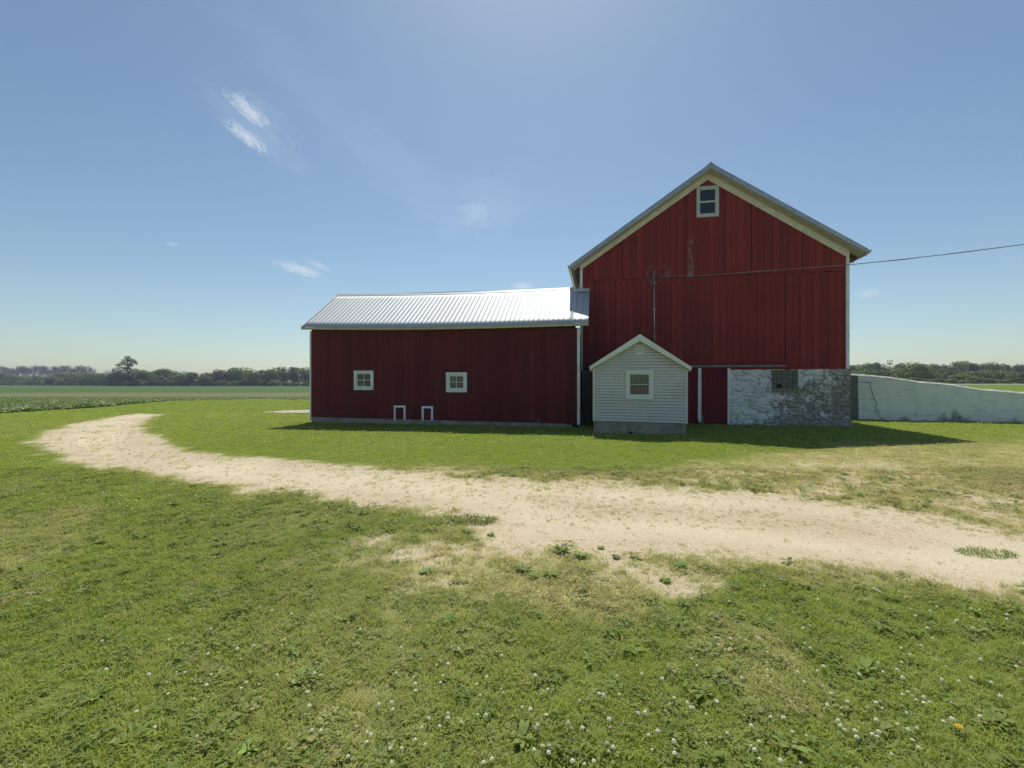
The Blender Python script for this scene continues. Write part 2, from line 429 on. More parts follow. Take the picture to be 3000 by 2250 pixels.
inn = MB(); boards(inn, .02, W - .02, lambda u: SB, lambda u: topm(u) - .1, .045, th=.012, wmin=.3, wmax=.4, gap=0, holes=[(wu0 + .05, wu1 - .05, wv0 + .05, wv1 - .05)])
inn.build('dark_backing', DARK, barn)  # dark backing added to stop light leaking between the boards
for dd_ in (.02, W + .002):
    sw = MB(); boards(sw, .03, LEN, lambda y: SB, lambda y: VE, dd_, axis='d', gap=.003); sw.build('side_wall', RED, barn)
bk = MB(); boards(bk, 0, W, lambda u: SB, lambda u: topm(u) - .02, LEN + .03); bk.build('rear_wall', RED, barn)
# stone base -------------------------------------------------------
us0 = fr(2138, 1160, 0)[0]
gb0, gb1 = fr(2258, 1117, 0)[0], fr(2336.5, 1117, 0)[0]; gz1, gz0 = SB - .03, fr(2300, 1150.5, 0)[1]
nx, nz = 300, 140
U = np.linspace(us0, W + .03, nx); Z = np.linspace(-.1, SB, nz); UU, ZZ = np.meshgrid(U, Z)
def stones(x, z):
    wx = x * 3.1 + 2.0 * fbm(x * 1.9, z * 2.3, 3, 5); wz = z * 6.4 + 2.2 * fbm(x * 1.5, z * 2.2, 9, 5) + .25 * x
    ix = np.floor(wx); iz = np.floor(wz); f1 = np.full(x.shape, 9.); f2 = f1.copy(); hh = np.zeros(x.shape)
    for a in (-1, 0, 1):
        for b_ in (-1, 0, 1):
            cx = ix + a; cz = iz + b_; r = _h(cx, cz, 5)
            dx = wx - (cx + .15 + .7 * _h(cx, cz, 1)); dz = wz - (cz + .15 + .7 * _h(cx, cz, 2))
            dd = np.sqrt(dx * dx + dz * dz); nw = dd < f1
            f2 = np.where(nw, f1, np.minimum(f2, dd)); hh = np.where(nw, r, hh); f1 = np.where(nw, dd, f1)
    return f2 - f1, hh
e_, hh = stones(UU, ZZ)
joint_mask = 1 - sstep(.03, .13, e_)
disp = -.028 - .055 * hh * sstep(.0, .4, e_) + .03 * (fbm(UU * 8, ZZ * 12, 4) - .5) - .10 * (1 - sstep(0, .55, ZZ)) * sstep(W - 2.2, W, UU) - .03 * (1 - sstep(0, .5, ZZ))
hole = (UU > gb0) & (UU < gb1) & (ZZ > gz0) & (ZZ < gz1)
disp = np.where(hole, .02, disp)
expo = -.02 + .42 * sstep(us0 + .5, us0 + 2.6, UU) * (1 - sstep(.9, 1.9, ZZ) * .55) + .30 * (1 - sstep(0, .5, ZZ)) + .25 * sstep(W - 1.2, W, UU)
UW = UU + np.where(UU > W, .03 * (fbm(UU * 0 + 2, ZZ * 9, 6) - .5) * 2, 0)
disp = disp - .05 * (fbm(UU * 2.2, ZZ * 3.1, 14, 4) - .5) * (~hole) - .035 * np.abs(fbm(UU * 6, ZZ * 11, 15, 4) - .5) * 2 * (~hole)
V = np.stack([UW, disp, ZZ], -1).reshape(-1, 3)
ii = np.arange(nx * nz).reshape(nz, nx); Fq = np.stack([ii[:-1, :-1], ii[:-1, 1:], ii[1:, 1:], ii[1:, :-1]], -1).reshape(-1, 4)
npmesh('stone_foundation', V, Fq, STONE, attrs={'expose': expo, 'joint_shade': joint_mask * .9, 'stn': hh}, parent=barn, smooth=True)
sf = MB(); sf.box(W - .25, W + .03, .0, LEN, -.1, SB - .005); sf.box(0, W, LEN - .3, LEN + .01, -.1, SB - .005)
sf.box(us0 - .02, W, .02, .35, -.1, SB - .006)
o = sf.build('stone_sides', STONE, barn)
# concrete bit left of the shed
cf = MB(); cf.box(-.01, .25, .0, LEN, -.1, SB - .02); cf.box(.252, 2.2, .03, .3, -.1, SB - .02)
cf.box(-.02, 2.0, -.035, .0, 1.12, 1.16)
cf.build('concrete_foundation', CONCL, barn)
# glass block window ------------------------------------------------
gw = MB(); gw.box(gb0, gb1, -.02, .015, gz0, gz1, bt=.0)
gwo = gw.build('glass_block_window', CONC, barn); cw = (gb1 - gb0) / 5; ch = (gz1 - gz0) / 5
for r in range(5):
    for c in range(5):
        x0, z0 = gb0 + c * cw, gz0 + r * ch
        b = MB(); b.box(x0 + .006, x0 + cw - .006, -.048, -.015, z0 + .006, z0 + ch - .006, bt=(.9 if r == 0 else random.uniform(0, .4)))
        b.build('block_pane' if not (r == 1 and c == 1) else 'broken_block_pane', GBLK if not (r == 1 and c == 1) else M_plain('broken_hole', (.02, .02, .02), .9), gwo, bevel=.012)
# sliding door, posts, track ---------------------------------------
x0, x1 = fr(2054, 1160, -.06)[0], fr(2131, 1160, -.06)[0]
dm = MB(); boards(dm, x0, x1, lambda u: .03, lambda u: 2.21, -.05, wmin=.055, wmax=.06, gap=.002)
door = dm.build('sliding_door', REDD, barn)
pm = MB(); px0, px1 = fr(2131, 1160, -.07)[0], fr(2138, 1160, -.07)[0]; pm.hexa([(px0 + .002, -.10, .02), (px1, -.10, .02), (px1, -.0, .02), (px0 + .002, 0, .02), (px0 + .002, -.10, 2.17), (px1 + .01, -.10, 2.17), (px1 + .01, 0, 2.17), (px0 + .002, 0, 2.17)])
pm.build('door_edge_post', WHITE, barn, bevel=.004)
pm = MB(); q0, q1 = fr(2045, 1160, -.1)[0], fr(2054, 1160, -.1)[0]
pm.prism([(q0 + .03, .08), (q1 - .02, .07), (q1, .28), (q1, 2.17), (q0, 2.17), (q0 - .01, .3)], -.135, -.085)
pm.build('door_edge_post', WHITE, barn, bevel=.004)
pm = MB(); pm.hexa([(q1 + .02, -.12, .02), (q1 + .06, -.12, .02), (q1 + .06, -.1, .02), (q1 + .02, -.1, .02), (q1 + .05, -.12, .36), (q1 + .085, -.12, .36), (q1 + .085, -.1, .36), (q1 + .05, -.1, .36)])
pm.build('door_guide', DKST, barn)
dm = MB(); boards(dm, 2.0, q0 + .01, lambda u: .06, lambda u: 2.22, -.04, wmin=.055, wmax=.06, gap=.002)
dm.build('fixed_door_panel', REDD, barn)
tm = MB(); tu = fr(2301, 1075, -.1)[0]; tm.box(2.2, tu, -.15, -.10, 2.20, 2.275); tm.box(2.2, tu, -.165, -.15, 2.205, 2.22)
tm.build('door_track', DKST, barn)
tc = MB(); tc.hexa([(2.2, -.20, 2.30), (tu + .02, -.19, 2.27), (tu + .02, -.02, 2.30), (2.2, -.02, 2.33), (2.2, -.19, 2.325), (tu + .02, -.18, 2.30), (tu + .02, -.02, 2.40), (2.2, -.02, 2.42)])
tc.build('track_cover', RED, barn)
tb = MB(); tb.box(us0 - .1, 7.6, -.03, .0, SB - .005, SB + .10); tb.build('skirt_board', RED, barn)
# frieze, corner boards --------------------------------------------
fz = MB()
fo = [(-.09, VE - .03), (PU, PV + .02), (W + .01, VE - .03), (W + .01, VE - .24), (PU, PV - .275), (-.09, VE - .28)]
il, ir = fr(1707, 787, -.03), fr(2478.7, 752.3, -.03); ap = fr(2073, 527, -.03)
for P5 in (((-.085, VE - .08), (PU, PV + .0), (ap[0], ap[1]), (il[0] + .0, il[1]), (-.085, il[1])), ((PU, PV + .0), (W + .005, VE - .02), (W + .005, ir[1]), (ir[0], ir[1]), (ap[0], ap[1]))):
    fz.prism(list(P5), -.062, -.036)
fz.build('frieze_board', CREAM, barn, bevel=.003)
for a, b_, zt in ((-.085, .02, VE - .05), (ir[0] - .01, W + .004, VE - .05)):
    cb = MB(); cb.box(a, b_, -.058 if a > 1 else -.052, .06, SB + .005, zt - (.2 if a > 1 else .2)); cb.box(a + .01, b_ - .008, -.035, .05, zt - .2, zt - .02)
    cb.build('corner_board', WHITE, barn, bevel=.003)
# roof -------------------------------------------------------------
OD = -.45
pk = fr(2082.5, 477, OD); el = fr(1671, 775, OD); er = fr(2544, 729.5, OD)
def slopevec(a, b_): v = Vector((b_[0] - a[0], 0, b_[1] - a[1])); n = Vector((-v.z, 0, v.x)).normalized(); return n if n.z > 0 else -n
for a in (el, er):
    nrm = slopevec(a, pk)
    A = lambda t, a=a, nrm=nrm: tuple(Vector((a[0], OD + .01 + t * (LEN + 1), a[1])) - nrm * .05)
    B = lambda t, nrm=nrm: tuple(Vector((pk[0], OD + .01 + t * (LEN + 1), pk[1])) - nrm * .05)
    ribbed('metal_roof', barn, (0, 0, 0), A, B, .23, 0, 0, notch=tuple(nrm), th=.09)
    # front metal rake trim
    rt = MB(); t = .175
    P = [(a[0], a[1]), (pk[0], pk[1]), (pk[0], pk[1] - t * 1.2), (a[0] + (.0), a[1] - t * .95)]
    rt.prism(P, OD - .02, OD + .008); rt.build('rake_trim', GALV, barn)
    # soffit
    s0 = Vector((a[0], 0, a[1])) - nrm * .16; s1 = Vector((pk[0], 0, pk[1])) - nrm * .16
    so = MB(); so.hexa([(s0.x, OD + .009, s0.z - .02), (s1.x, OD + .009, s1.z - .02), (s1.x, 0, s1.z - .02), (s0.x, 0, s0.z - .02), (s0.x, OD + .009, s0.z), (s1.x, OD + .009, s1.z), (s1.x, 0, s1.z), (s0.x, 0, s0.z)])
    so.build('rake_soffit', SOFFIT, barn)
    sgn = 1 if a is er else -1
    ev = MB(); wallx = W if sgn > 0 else 0
    so0 = Vector((a[0] - .02 * sgn, 0, a[1])) - nrm * .17; s1 = Vector((wallx, 0, a[1] + (abs(a[0] - wallx)) * (pk[1] - a[1]) / abs(pk[0] - a[0]))) - nrm * .17
    ev.hexa([(so0.x, .002, so0.z - .03), (s1.x, .002, s1.z - .03), (s1.x, LEN, s1.z - .03), (so0.x, LEN, so0.z - .03), (so0.x, .002, so0.z), (s1.x, .002, s1.z), (s1.x, LEN, s1.z), (so0.x, LEN, so0.z)])
    ev.build('eave_boards', BARE, barn)
    for q in range(24):
        rf = MB(); y = .25 + q * .62; rf.hexa([(so0.x, y, so0.z - .15), (s1.x, y, s1.z - .15), (s1.x, y + .05, s1.z - .15), (so0.x, y + .05, so0.z - .15), (so0.x, y, so0.z - .032), (s1.x, y, s1.z - .032), (s1.x, y + .05, s1.z - .032), (so0.x, y + .05, so0.z - .032)])
        rf.build('rafter_tail', BARE, barn)
    # gutter (K profile) with fascia
    g = MB(); gx = a[0] + .01 * sgn; gz = a[1] - .03
    prof = [(gx, gz), (gx + .11 * sgn, gz), (gx + .085 * sgn, gz - .06), (gx + .05 * sgn, gz - .115), (gx, gz - .115)]
    g.prism(prof, OD + .0, LEN + .3); g.build('gutter', GUT, barn)
    fa = MB(); fa.box(min(a[0], a[0] - .03 * sgn), max(a[0], a[0] - .03 * sgn), OD + .02, LEN + .3, gz - .17, gz - .005); fa.build('fascia_board', WHITE, barn)
rc = MB(); rc.prism([(pk[0] - .15, pk[1] - .09), (pk[0], pk[1] + .03), (pk[0] + .15, pk[1] - .09), (pk[0], pk[1] + .01)], OD - .02, LEN + .55); rc.build('ridge_cap', GALV, barn)
# attic window ------------------------------------------------------
window(barn, (0, 0, 0), wu0, wu1, wv0, wv1, -.03, .085, 1, 2, sw=.045, mun=.07, m=M_plain('attic_window_paint', (.56, .58, .55), .6, dirt=(.3, .25, .2, .3)), sill=False)
# service mast ------------------------------------------------------
mu, mv = fr(1917, 803, -.12); mb_ = fr(1917, 998, -.12)[1]
mm = MB(); mm.tube([(mu, -.1, mb_ - .5), (mu, -.1, mv)], .024, 10); mast = mm.build('service_conduit', GALV, barn, smooth=True)
hm = MB(); hm.tube([(mu, -.1, mv), (mu, -.1, mv + .06), (mu + .01, -.13, mv + .11), (mu + .05, -.17, mv + .08)], [.04, .05, .045, .03], 10); hm.build('weather_head', DKST, mast)
for vv in (fr(1917, 828, -.1)[1], fr(1917, 906, -.1)[1], fr(1917, 985, -.1)[1]):
    sm = MB(); sm.box(mu - .055, mu + .05, -.135, -.05, vv - .012, vv + .012); sm.build('conduit_strap', GALV, mast)
lw = MB(); 
for k_, r_ in ((0, .16), (1, .12)):
    lw.tube([(mu + .03, -.16, mv + .04), (mu - .17 + .05 * k_, -.16, mv - .28), (mu - .1, -.16, mv - .42 - .05 * k_), (mu + .16, -.15, mv - .33), (mu + .1 + r_, -.15, mv - .12)], .008, 5)
lw.tube([(mu + .04, -.16, mv + .05), (mu + .18, -.18, mv - .1), (mu + .5, -.2, mv - .12)], .009, 5); lw.build('drip_loop', CABLE, mast)

# service cable: thing of its own
def w3(u, d, v): x, y = f2w(u, d); return Vector((x, y, v))
c0 = w3(mu + .1, -.2, mv - .1); pts = []
cab = [fr(1935, 810, -.22), fr(2060, 808, -.25), fr(2200, 797, -.3), fr(2350, 787, -.4)]
wp = [w3(cab[0][0], -.22, cab[0][1]), w3(cab[1][0], -.28, cab[1][1]), w3(cab[2][0], -.36, cab[2][1]), w3(cab[3][0], -.46, cab[3][1])]
for (px, py, yy) in ((2488, 776, 15.9), (2640, 760, 15.35), (2800, 742, 14.75), (3000, 716, 14.0), (3300, 668, 13.0), (3700, 590, 11.7)): wp.append(Vector(at(px, py, yy)))
cm = MB(); cm.tube(wp, .013, 6); 
tw = [p + Vector((0, -.008 * math.cos(i * 2.2), .018 * math.sin(i * 2.2))) for i, p in enumerate([wp[0].lerp(wp[-1], 0)] + wp[1:])]
cm.tube(tw, .008, 5)
tag(cm.build('overhead_cable', CABLE, smooth=True), 'thin dark service cable sagging from the barn front out past its right corner', 'cable')

# ================================================================== WING
WD = -2.13
p0 = (-5.35, WD)
wx, wy = f2w(*p0); wing = empty('barn_wing', (wx, wy, 0), RZ); OW = (-p0[0], -p0[1], 0)
tag(wing, 'long low dark red wing with a shiny ribbed metal roof and two small white windows', 'barn wing')
u0, u1 = -10.70, -.02; e0, e1 = 3.70, 3.58                          # wall top
Z0 = lambda u: .235 - (u - u0) / (u1 - u0) * .09                   # board bottoms
ZT = lambda u: e0 + (e1 - e0) * (u - u0) / (u1 - u0)
def wpx(px, py): return fr(px, py, WD)
wl = (wpx(1038, 1086)[0], wpx(1095, 1086)[0], wpx(1066, 1142.5)[1], wpx(1066, 1086)[1])
wr = (wpx(1307.5, 1091)[0], wpx(1368.5, 1091)[0], wpx(1338, 1149)[1], wpx(1338, 1091)[1])
holes = [(w[0] + .07, w[1] - .07, w[2] + .07, w[3] - .07) for w in (wl, wr)]
ww = MB(); boards(ww, u0, u1, Z0, ZT, WD, th=.02, wmin=.16, wmax=.27, holes=holes, gap=.0028, peel=lambda u: random.choice([0, 0, 0, .05, .1]) + (.25 if -2.1 < u < -1.0 else 0))
ww.build('front_wall', REDW, wing, OW)
RD = 2.9 * 2 - .35 + WD; dd1 = WD + 4.85                            # rear wall depth
sh = MB(); boards(sh, u0 + .03, u1 - .03, lambda u: .1, lambda u: 3.55, WD + .03, th=.012, wmin=.1, wmax=.12, gap=0, holes=holes); sh.build('dark_backing', DARK, wing, OW)  # dark backing added behind the wing boards too, closing their gaps
gm = MB(); rid = lambda t: 5.56 - .12 * t
for uu in (u0, ):
    boards(gm, WD + .0, dd1, lambda y: .2, lambda y: ZT(u0) + (5.5 - ZT(u0)) * (1 - abs(y - .2) / 2.45), uu + .022, axis='d', wmin=.18, wmax=.26)
gm.build('end_wall', REDW, wing, OW); gm = MB(); gm.box(u1 - .04, u1 - .012, WD + .03, -.06, .2, 3.5); gm.build('end_wall', REDW, wing, OW)
rm = MB(); boards(rm, u0, u1, lambda u: .2, lambda u: 3.7, dd1, wmin=.2, wmax=.3); rm.build('rear_wall', REDW, wing, OW)
fm = MB(); fm.hexa([(u0 + .03, WD - .03, -.1), (u1 + .05, WD - .045, -.1), (u1 + .05, WD + .2, -.1), (u0 + .03, WD + .2, -.1), (u0 + .03, WD - .03, Z0(u0) - .005), (u1 - .5, WD - .045, Z0(u1) - .012), (u1 - .5, WD + .2, Z0(u1) - .012), (u0 + .03, WD + .2, Z0(u0) - .005)])
for px_, w_ in ((1026, .012), (1370, .015), (1450, .02), (1541, .05), (1672, .06)):
    uc = wpx(px_, 1245)[0]; fm.box(uc - w_ / 2, uc + w_ / 2, WD - .05, WD + .1, -.05, Z0(uc) - .012)
fm.box(u0 + .03, u0 + .2, WD + .2, dd1, -.1, .2); fm.box(u0, u1, dd1 - .2, dd1 - .03, -.1, .19)
fmo = fm.build('concrete_footing', CONC, wing, OW)
for (a, b_) in ((u0 - .06, u0 + .005), (wpx(1691, 1100)[0] - .0, wpx(1699.5, 1100)[0])):
    c = MB(); c.box(a, b_, WD - .045, WD + .06, .1, ZT(a) - .02); c.build('corner_board', WHITE, wing, OW, bevel=.003)
# roof: eave line & ridge line in frame coords
ED = WD - .36; e_l = fr(883, 957, ED); e_r = fr(1724, 944, ED); r_l = fr(989, 864, .2); r_r = (.30, 5.44)
sagf = lambda t: -.07 * math.sin(math.pi * t)
eav = lambda t: (e_l[0] + (e_r[0] - e_l[0]) * t, ED, e_l[1] + (e_r[1] - e_l[1]) * t + sagf(t))
ruR = fr(1680, 845, .2)[0]
rlv = lambda u: r_l[1] + (5.49 - r_l[1]) * ((u - r_l[0]) / (ruR - r_l[0])) - .06 * math.sin(math.pi * min(1, max(0, (u - r_l[0]) / (ruR - r_l[0]))))
split = (ruR - e_l[0]) / (e_r[0] - e_l[0])                         # roof stops at the barn wall right of ruR
def eA(t): return eav(t * split)
def rA(t): u = r_l[0] + (ruR - r_l[0]) * t; return (u, .2, rlv(u))
nr = Vector((0, -(5.5 - 3.75), 2.7)).normalized()
ribbed('metal_roof', wing, OW, eA, rA, .178, 0, 0, notch=tuple(nr), ribh=.007, th=.02)
def eB(t): return eav(split + (1 - split) * t)
def rB(t):
    e = eB(t); f_ = (-.066 - ED) / (.2 - ED); return (e[0], -.066, e[2] + (rlv(ruR) - e[2]) * f_)
ribbed('metal_roof', wing, OW, eB, rB, .178, 0, 0, notch=tuple(nr), ribh=.007, th=.02)
fl = MB(); q = rB(.5); fl.box(e_r[0] - .62 + .03, e_r[0], -.10, -.066, q[2] - .03, q[2] + .09); fl.box(-.13, -.088, -.12, .19, q[2] + .02, rlv(ruR) + .02)
fl.build('flashing', GALV, wing, OW)
rr = MB(); rr.hexa([(r_l[0], .2, rlv(r_l[0]) - .1), (ruR, .2, rlv(ruR) - .1), (ruR, 3.05, 3.6), (r_l[0], 3.05, 3.7), (r_l[0], .2, rlv(r_l[0]) + .0), (ruR, .2, rlv(ruR)), (ruR, 3.05, 3.7), (r_l[0], 3.05, 3.8)])
rr.build('rear_roof_slope', ROOF, wing, OW)
rc = MB(); pr = []
for i in range(24):
    a = r_l[0] + (ruR - r_l[0]) * i / 24; b_ = r_l[0] + (ruR - r_l[0]) * (i + 1) / 24
    for sg in (-1, 1):
        rc.hexa([(a, .2 + sg * .13, rlv(a) - .082), (b_, .2 + sg * .13, rlv(b_) - .082), (b_, .2, rlv(b_) + .03), (a, .2, rlv(a) + .03), (a, .2 + sg * .13, rlv(a) - .068), (b_, .2 + sg * .13, rlv(b_) - .068), (b_, .2, rlv(b_) + .045), (a, .2, rlv(a) + .045)])
rc.build('ridge_cap', ROOF, wing, OW)
gt = MB(); sf_ = MB()
for i in range(24):
    a, b_ = eav(i / 24), eav((i + 1) / 24)
    pr = lambda p: [(ED - .015, p[2] - .10), (ED - .03, p[2] - .028), (ED + .0, p[2] - .025), (ED + .02, p[2] - .03), (ED + .02, p[2] - .115)]
    A, B = pr(a), pr(b_); n = 5
    vs = [(a[0], y, z) for y, z in A] + [(b_[0], y, z) for y, z in B]
    gt.add(vs, [tuple(range(5)), tuple(range(9, 4, -1))] + [(i_, (i_ + 1) % 5, 5 + (i_ + 1) % 5, 5 + i_)[::-1] for i_ in range(5)], bt=.5)
    sf_.hexa([(a[0], ED + .021, a[2] - .11), (b_[0], ED + .021, b_[2] - .11), (b_[0], WD, b_[2] - .07), (a[0], WD, a[2] - .07), (a[0], ED + .021, a[2] - .09), (b_[0], ED + .021, b_[2] - .09), (b_[0], WD, b_[2] - .05), (a[0], WD, a[2] - .05)])
gt.build('gutter', GUT, wing, OW); sf_.build('soffit', WHITE, wing, OW)
rk = MB(); rk.hexa([(e_l[0] - .02, ED, e_l[1] - .13), (e_l[0] + .01, ED, e_l[1] - .13), (r_l[0] + .01, .2, r_l[1] - .13), (r_l[0] - .02, .2, r_l[1] - .13), (e_l[0] - .02, ED, e_l[1] + .01), (e_l[0] + .01, ED, e_l[1] + .01), (r_l[0] + .01, .2, r_l[1] + .01), (r_l[0] - .02, .2, r_l[1] + .01)])
rk.build('rake_board', WHITE, wing, OW)
def b1(w, i0, i1, j0, j1, d):
    m_ = MB(); m_.hexa([(i0 + .05, d + .09, j0), (i0 + .22, d + .08, j0), (i0 + .22, d + .16, j0), (i0 + .05, d + .16, j0), (i0 + .05, d + .09, j0 + .19), (i0 + .21, d + .09, j0 + .2), (i0 + .21, d + .16, j0 + .2), (i0 + .05, d + .16, j0 + .19)]); m_.build('paper_sack', SACK, w)
def b2(w, i0, i1, j0, j1, d):
    m_ = MB()
    for q_ in range(14):
        x = i0 + (i1 - i0) * q_ / 14; m_.hexa([(x, d + .07 + .012 * (q_ % 2), j0), (x + (i1 - i0) / 14, d + .07 + .012 * ((q_ + 1) % 2), j0), (x + (i1 - i0) / 14, d + .09, j0), (x, d + .09, j0), (x, d + .07 + .012 * (q_ % 2), j1), (x + (i1 - i0) / 14, d + .07 + .012 * ((q_ + 1) % 2), j1), (x + (i1 - i0) / 14, d + .09, j1), (x, d + .09, j1)])
    m_.build('curtain', CURT, w)
window(wing, OW, *wl, WD, .09, 2, 2, sw=.045, mun=.018, back=b1, label='four-pane window with a yellowish sack behind its lower left pane')
window(wing, OW, *wr, WD, .095, 2, 2, sw=.05, mun=.018, back=b2, label='four-pane window with peeling paint and a grey curtain')
for pxa, pxb, py_, lb in ((1155, 1189, 1188, None), (1236.5, 1269.5, 1190, None)):
    a, b_ = wpx(pxa, py_)[0], wpx(pxb, py_)[0]; zt = wpx((pxa + pxb) / 2, py_)[1]; zb = Z0(a) - .03
    h = MB(); t = .075; h.box(a, a + t, WD - .045, WD - .018, zb, zt - t); h.box(b_ - t, b_, WD - .045, WD - .018, zb, zt - t); h.box(a, b_, WD - .047, WD - .018, zt - t, zt)
    ho = h.build('hatch_frame', WHITE, wing, OW, bevel=.003)
    h2 = MB(); boards(h2, a + t, b_ - t, lambda u: zb + .02, lambda u: zt - t, WD - .014, th=.012, wmin=.1, wmax=.14, peel=lambda u: .3); h2.build('hatch', REDW, ho)
a, b_ = wpx(1475, 1160)[0], wpx(1520, 1160)[0]; zm = wpx(1500, 1152)[1]; zt = wpx(1500, 1070)[1]
dr = MB(); boards(dr, a, b_, lambda u: zm + .012, lambda u: zt, WD - .018, th=.016, wmin=.15, wmax=.2, gap=.003); dr.build('loft_door', REDW, wing, OW)
dr = MB(); boards(dr, a, b_, lambda u: Z0(u) - .01, lambda u: zm - .012, WD - .018, th=.016, wmin=.15, wmax=.2, gap=.003); dr.build('lower_door', REDW, wing, OW)

# ================================================================== SHED
SD = -3.85
def sp(px, py): return fr(px, py, SD)
sl, sr = fr(1737, 1200, SD)[0], fr(2014, 1200, SD)[0]; q0 = ((sl + sr) / 2, SD)
sx, sy = f2w(*q0); shed = empty('shed', (sx, sy, 0), RZ); OS = (-q0[0], -q0[1], 0)
tag(shed, 'small grey vinyl-sided gabled shed with a white window standing in front of the red barn', 'shed')
zL, zR = fr(1737, 1232.5, SD)[1], fr(2012, 1240.5, SD)[1]           # bottom of siding, sloping
eL, eR = fr(1742, 1080, SD)[1], fr(2010, 1083, SD)[1]; pu, pv = fr(1875, 996, SD)
spf = lambda u: eL + (pv - eL) * (u - sl) / (pu - sl) if u < pu else pv + (eR - pv) * (u - pu) / (sr - pu)
hu0, hu1, hz0, hz1 = sp(1842, 1085)[0], sp(1904, 1085)[0], sp(1873, 1163)[1], sp(1873, 1090)[1]
sd = MB(); n = 28; H0 = pv - min(zL, zR); ch = .0935
tl = lambda u, z: z + (zL + (zR - zL) * (u - sl) / (sr - sl) - zL) * max(0, 1 - (z - zL) / 1.9)
i = 0; z = zL
while z < pv - .02:
    z1 = min(z + ch, pv - .001); zn = z1; z1 -= .007; a, b_ = sl + .05, sr - .05
    if z1 > eL - .02:                                             # clip to the gable
        ff = (z1 - eL) / (pv - eL); a = max(a, sl + (pu - sl) * max(0, ff)); b_ = min(b_, sr - (sr - pu) * max(0, ff))
        ff0 = (z - eL) / (pv - eL); a0 = max(sl + .05, sl + (pu - sl) * max(0, ff0)); b0 = min(sr - .05, sr - (sr - pu) * max(0, ff0))
    else: a0, b0 = a, b_
    parts = [(a0, b0, a, b_)]
    if z1 > hz0 and z < hz1: parts = [(a0, hu0, a, hu0), (hu1, b0, hu1, b_)]
    for a0, b0, a, b_ in parts:
        sd.hexa([(a0, SD - .028, tl(a0, z) + .004), (b0, SD - .028, tl(b0, z) + .004), (b0, SD + .01, tl(b0, z)), (a0, SD + .01, tl(a0, z)),
             (a, SD - .004, tl(a, z1) + .0), (b_, SD - .004, tl(b_, z1) + .0), (b_, SD + .01, tl(b_, z1)), (a, SD + .01, tl(a, z1))], bt=.5)
    z = zn
sd.box(sl + .02, sl + .04, SD + .02, -.05, zL, eL); sd.box(sr - .04, sr - .02, SD + .02, -.05, zR, eR)
sd.build('siding', VINYL, shed, OS); sk = MB(); boards(sk, sl + .01, sr - .01, lambda u: zL - .01, lambda u: spf(u) - .03, SD + .012, th=.004, wmin=.03, wmax=.031, gap=0, holes=[(hu0, hu1, hz0, hz1)]); sk.build('dark_backing', DARK, shed, OS)  # siding gaps over this dark sheet draw the shadow line under each course
cu = MB()
for a, b_, zb, zt in ((sl - .005, sl + .07, zL - .005, eL + .02), (sr - .072, sr + .005, zR - .012, eR + .02)):
    c = MB(); c.box(a, b_, SD - .036, SD + .06, zb, zt); c.build('corner_post', VINYL, shed, OS, bevel=.003)
fo = MB(); fo.hexa([(sl + .02, SD + .01, -.1), (sr - .03, SD + .01, -.1), (sr - .03, -.1, -.1), (sl + .02, -.1, -.1), (sl + .02, SD + .01, zL - .004), (sr - .03, SD + .01, zR - .012), (sr - .03, -.1, zR), (sl + .02, -.1, zL)])
fo.box(sl + .5, sr - .6, SD - .12, SD + .0, -.06, .035)
fo.build('concrete_footing', CONC, shed, OS)
RO = SD - .20; kp = fr(1875, 980, RO); kl = fr(1728, 1074, RO); kr = fr(2025.5, 1076, RO)
for a, sg in ((kl, -1), (kr, 1)):
    nrm = slopevec(a, kp); t = .165
    r1 = MB(); r1.prism([(a[0], a[1]), (kp[0], kp[1]), (kp[0], kp[1] - t * 1.15), (a[0] - sg * .0, a[1] - t * .62), ], RO, RO + .022)
    r1.build('rake_board', VTRIM, shed, OS, bevel=.002)
    r2 = MB(); r2.prism([(a[0] + sg * .01, a[1] + .005), (kp[0], kp[1] + .012), (kp[0], kp[1] - .06), (a[0] + sg * .01, a[1] - .052)], RO - .016, RO - .001); r2.build('shingle_mould', VTRIM, shed, OS, bevel=.002)
    rf = MB(); rf.prism([(a[0] + sg * .02, a[1]), (kp[0], kp[1] + .012), (kp[0], kp[1] - .05), (a[0] + sg * .02, a[1] - .06)], RO - .02 + .025, -.07); rf.build('roof', SHING, shed, OS)
    so = MB(); so.prism([(a[0], a[1] - .065), (kp[0], kp[1] - .065), (kp[0], kp[1] - .09), (a[0], a[1] - .09)], RO + .023, SD); so.build('rake_soffit', VTRIM, shed, OS)
    es = MB(); es.box(min(a[0], (sl if sg < 0 else sr)), max(a[0], (sl if sg < 0 else sr)), SD - .0, -.1, a[1] - .12, a[1] - .09); es.build('eave_soffit', VTRIM, shed, OS)
def sp(px, py): return fr(px, py, SD)
s0, s1 = sp(1833, 1085)[0], sp(1913.5, 1085)[0]; t0, t1 = sp(1873, 1169.5)[1], sp(1873, 1084.5)[1]
jb = MB(); j = .022; jb.box(s0 - j, s0 - .001, SD - .03, SD, t0 - .01, t1 + .02); jb.box(s1 + .001, s1 + j, SD - .03, SD, t0 - .01, t1 + .02); jb.box(s0 - .001, s1 + .001, SD - .03, SD, t1 + .003, t1 + .02)
jb.build('window_surround', VINYL, shed, OS)
def b3(w, i0, i1, j0, j1, d): b2(w, i0, i1, j0, j1, d)
window(shed, OS, s0, s1, t0, t1, SD - .03, .085, 1, 2, sw=.05, mun=.018, m=M_plain('shed_window_paint', (.66, .72, .68), .6, var=.05, dirt=(.3, .3, .26, .25)), sill=False, back=b3)
v0, v1 = sp(1862, 1012)[0], sp(1886.5, 1012)[0]; z0_, z1_ = sp(1875, 1037)[1], sp(1875, 1013)[1]
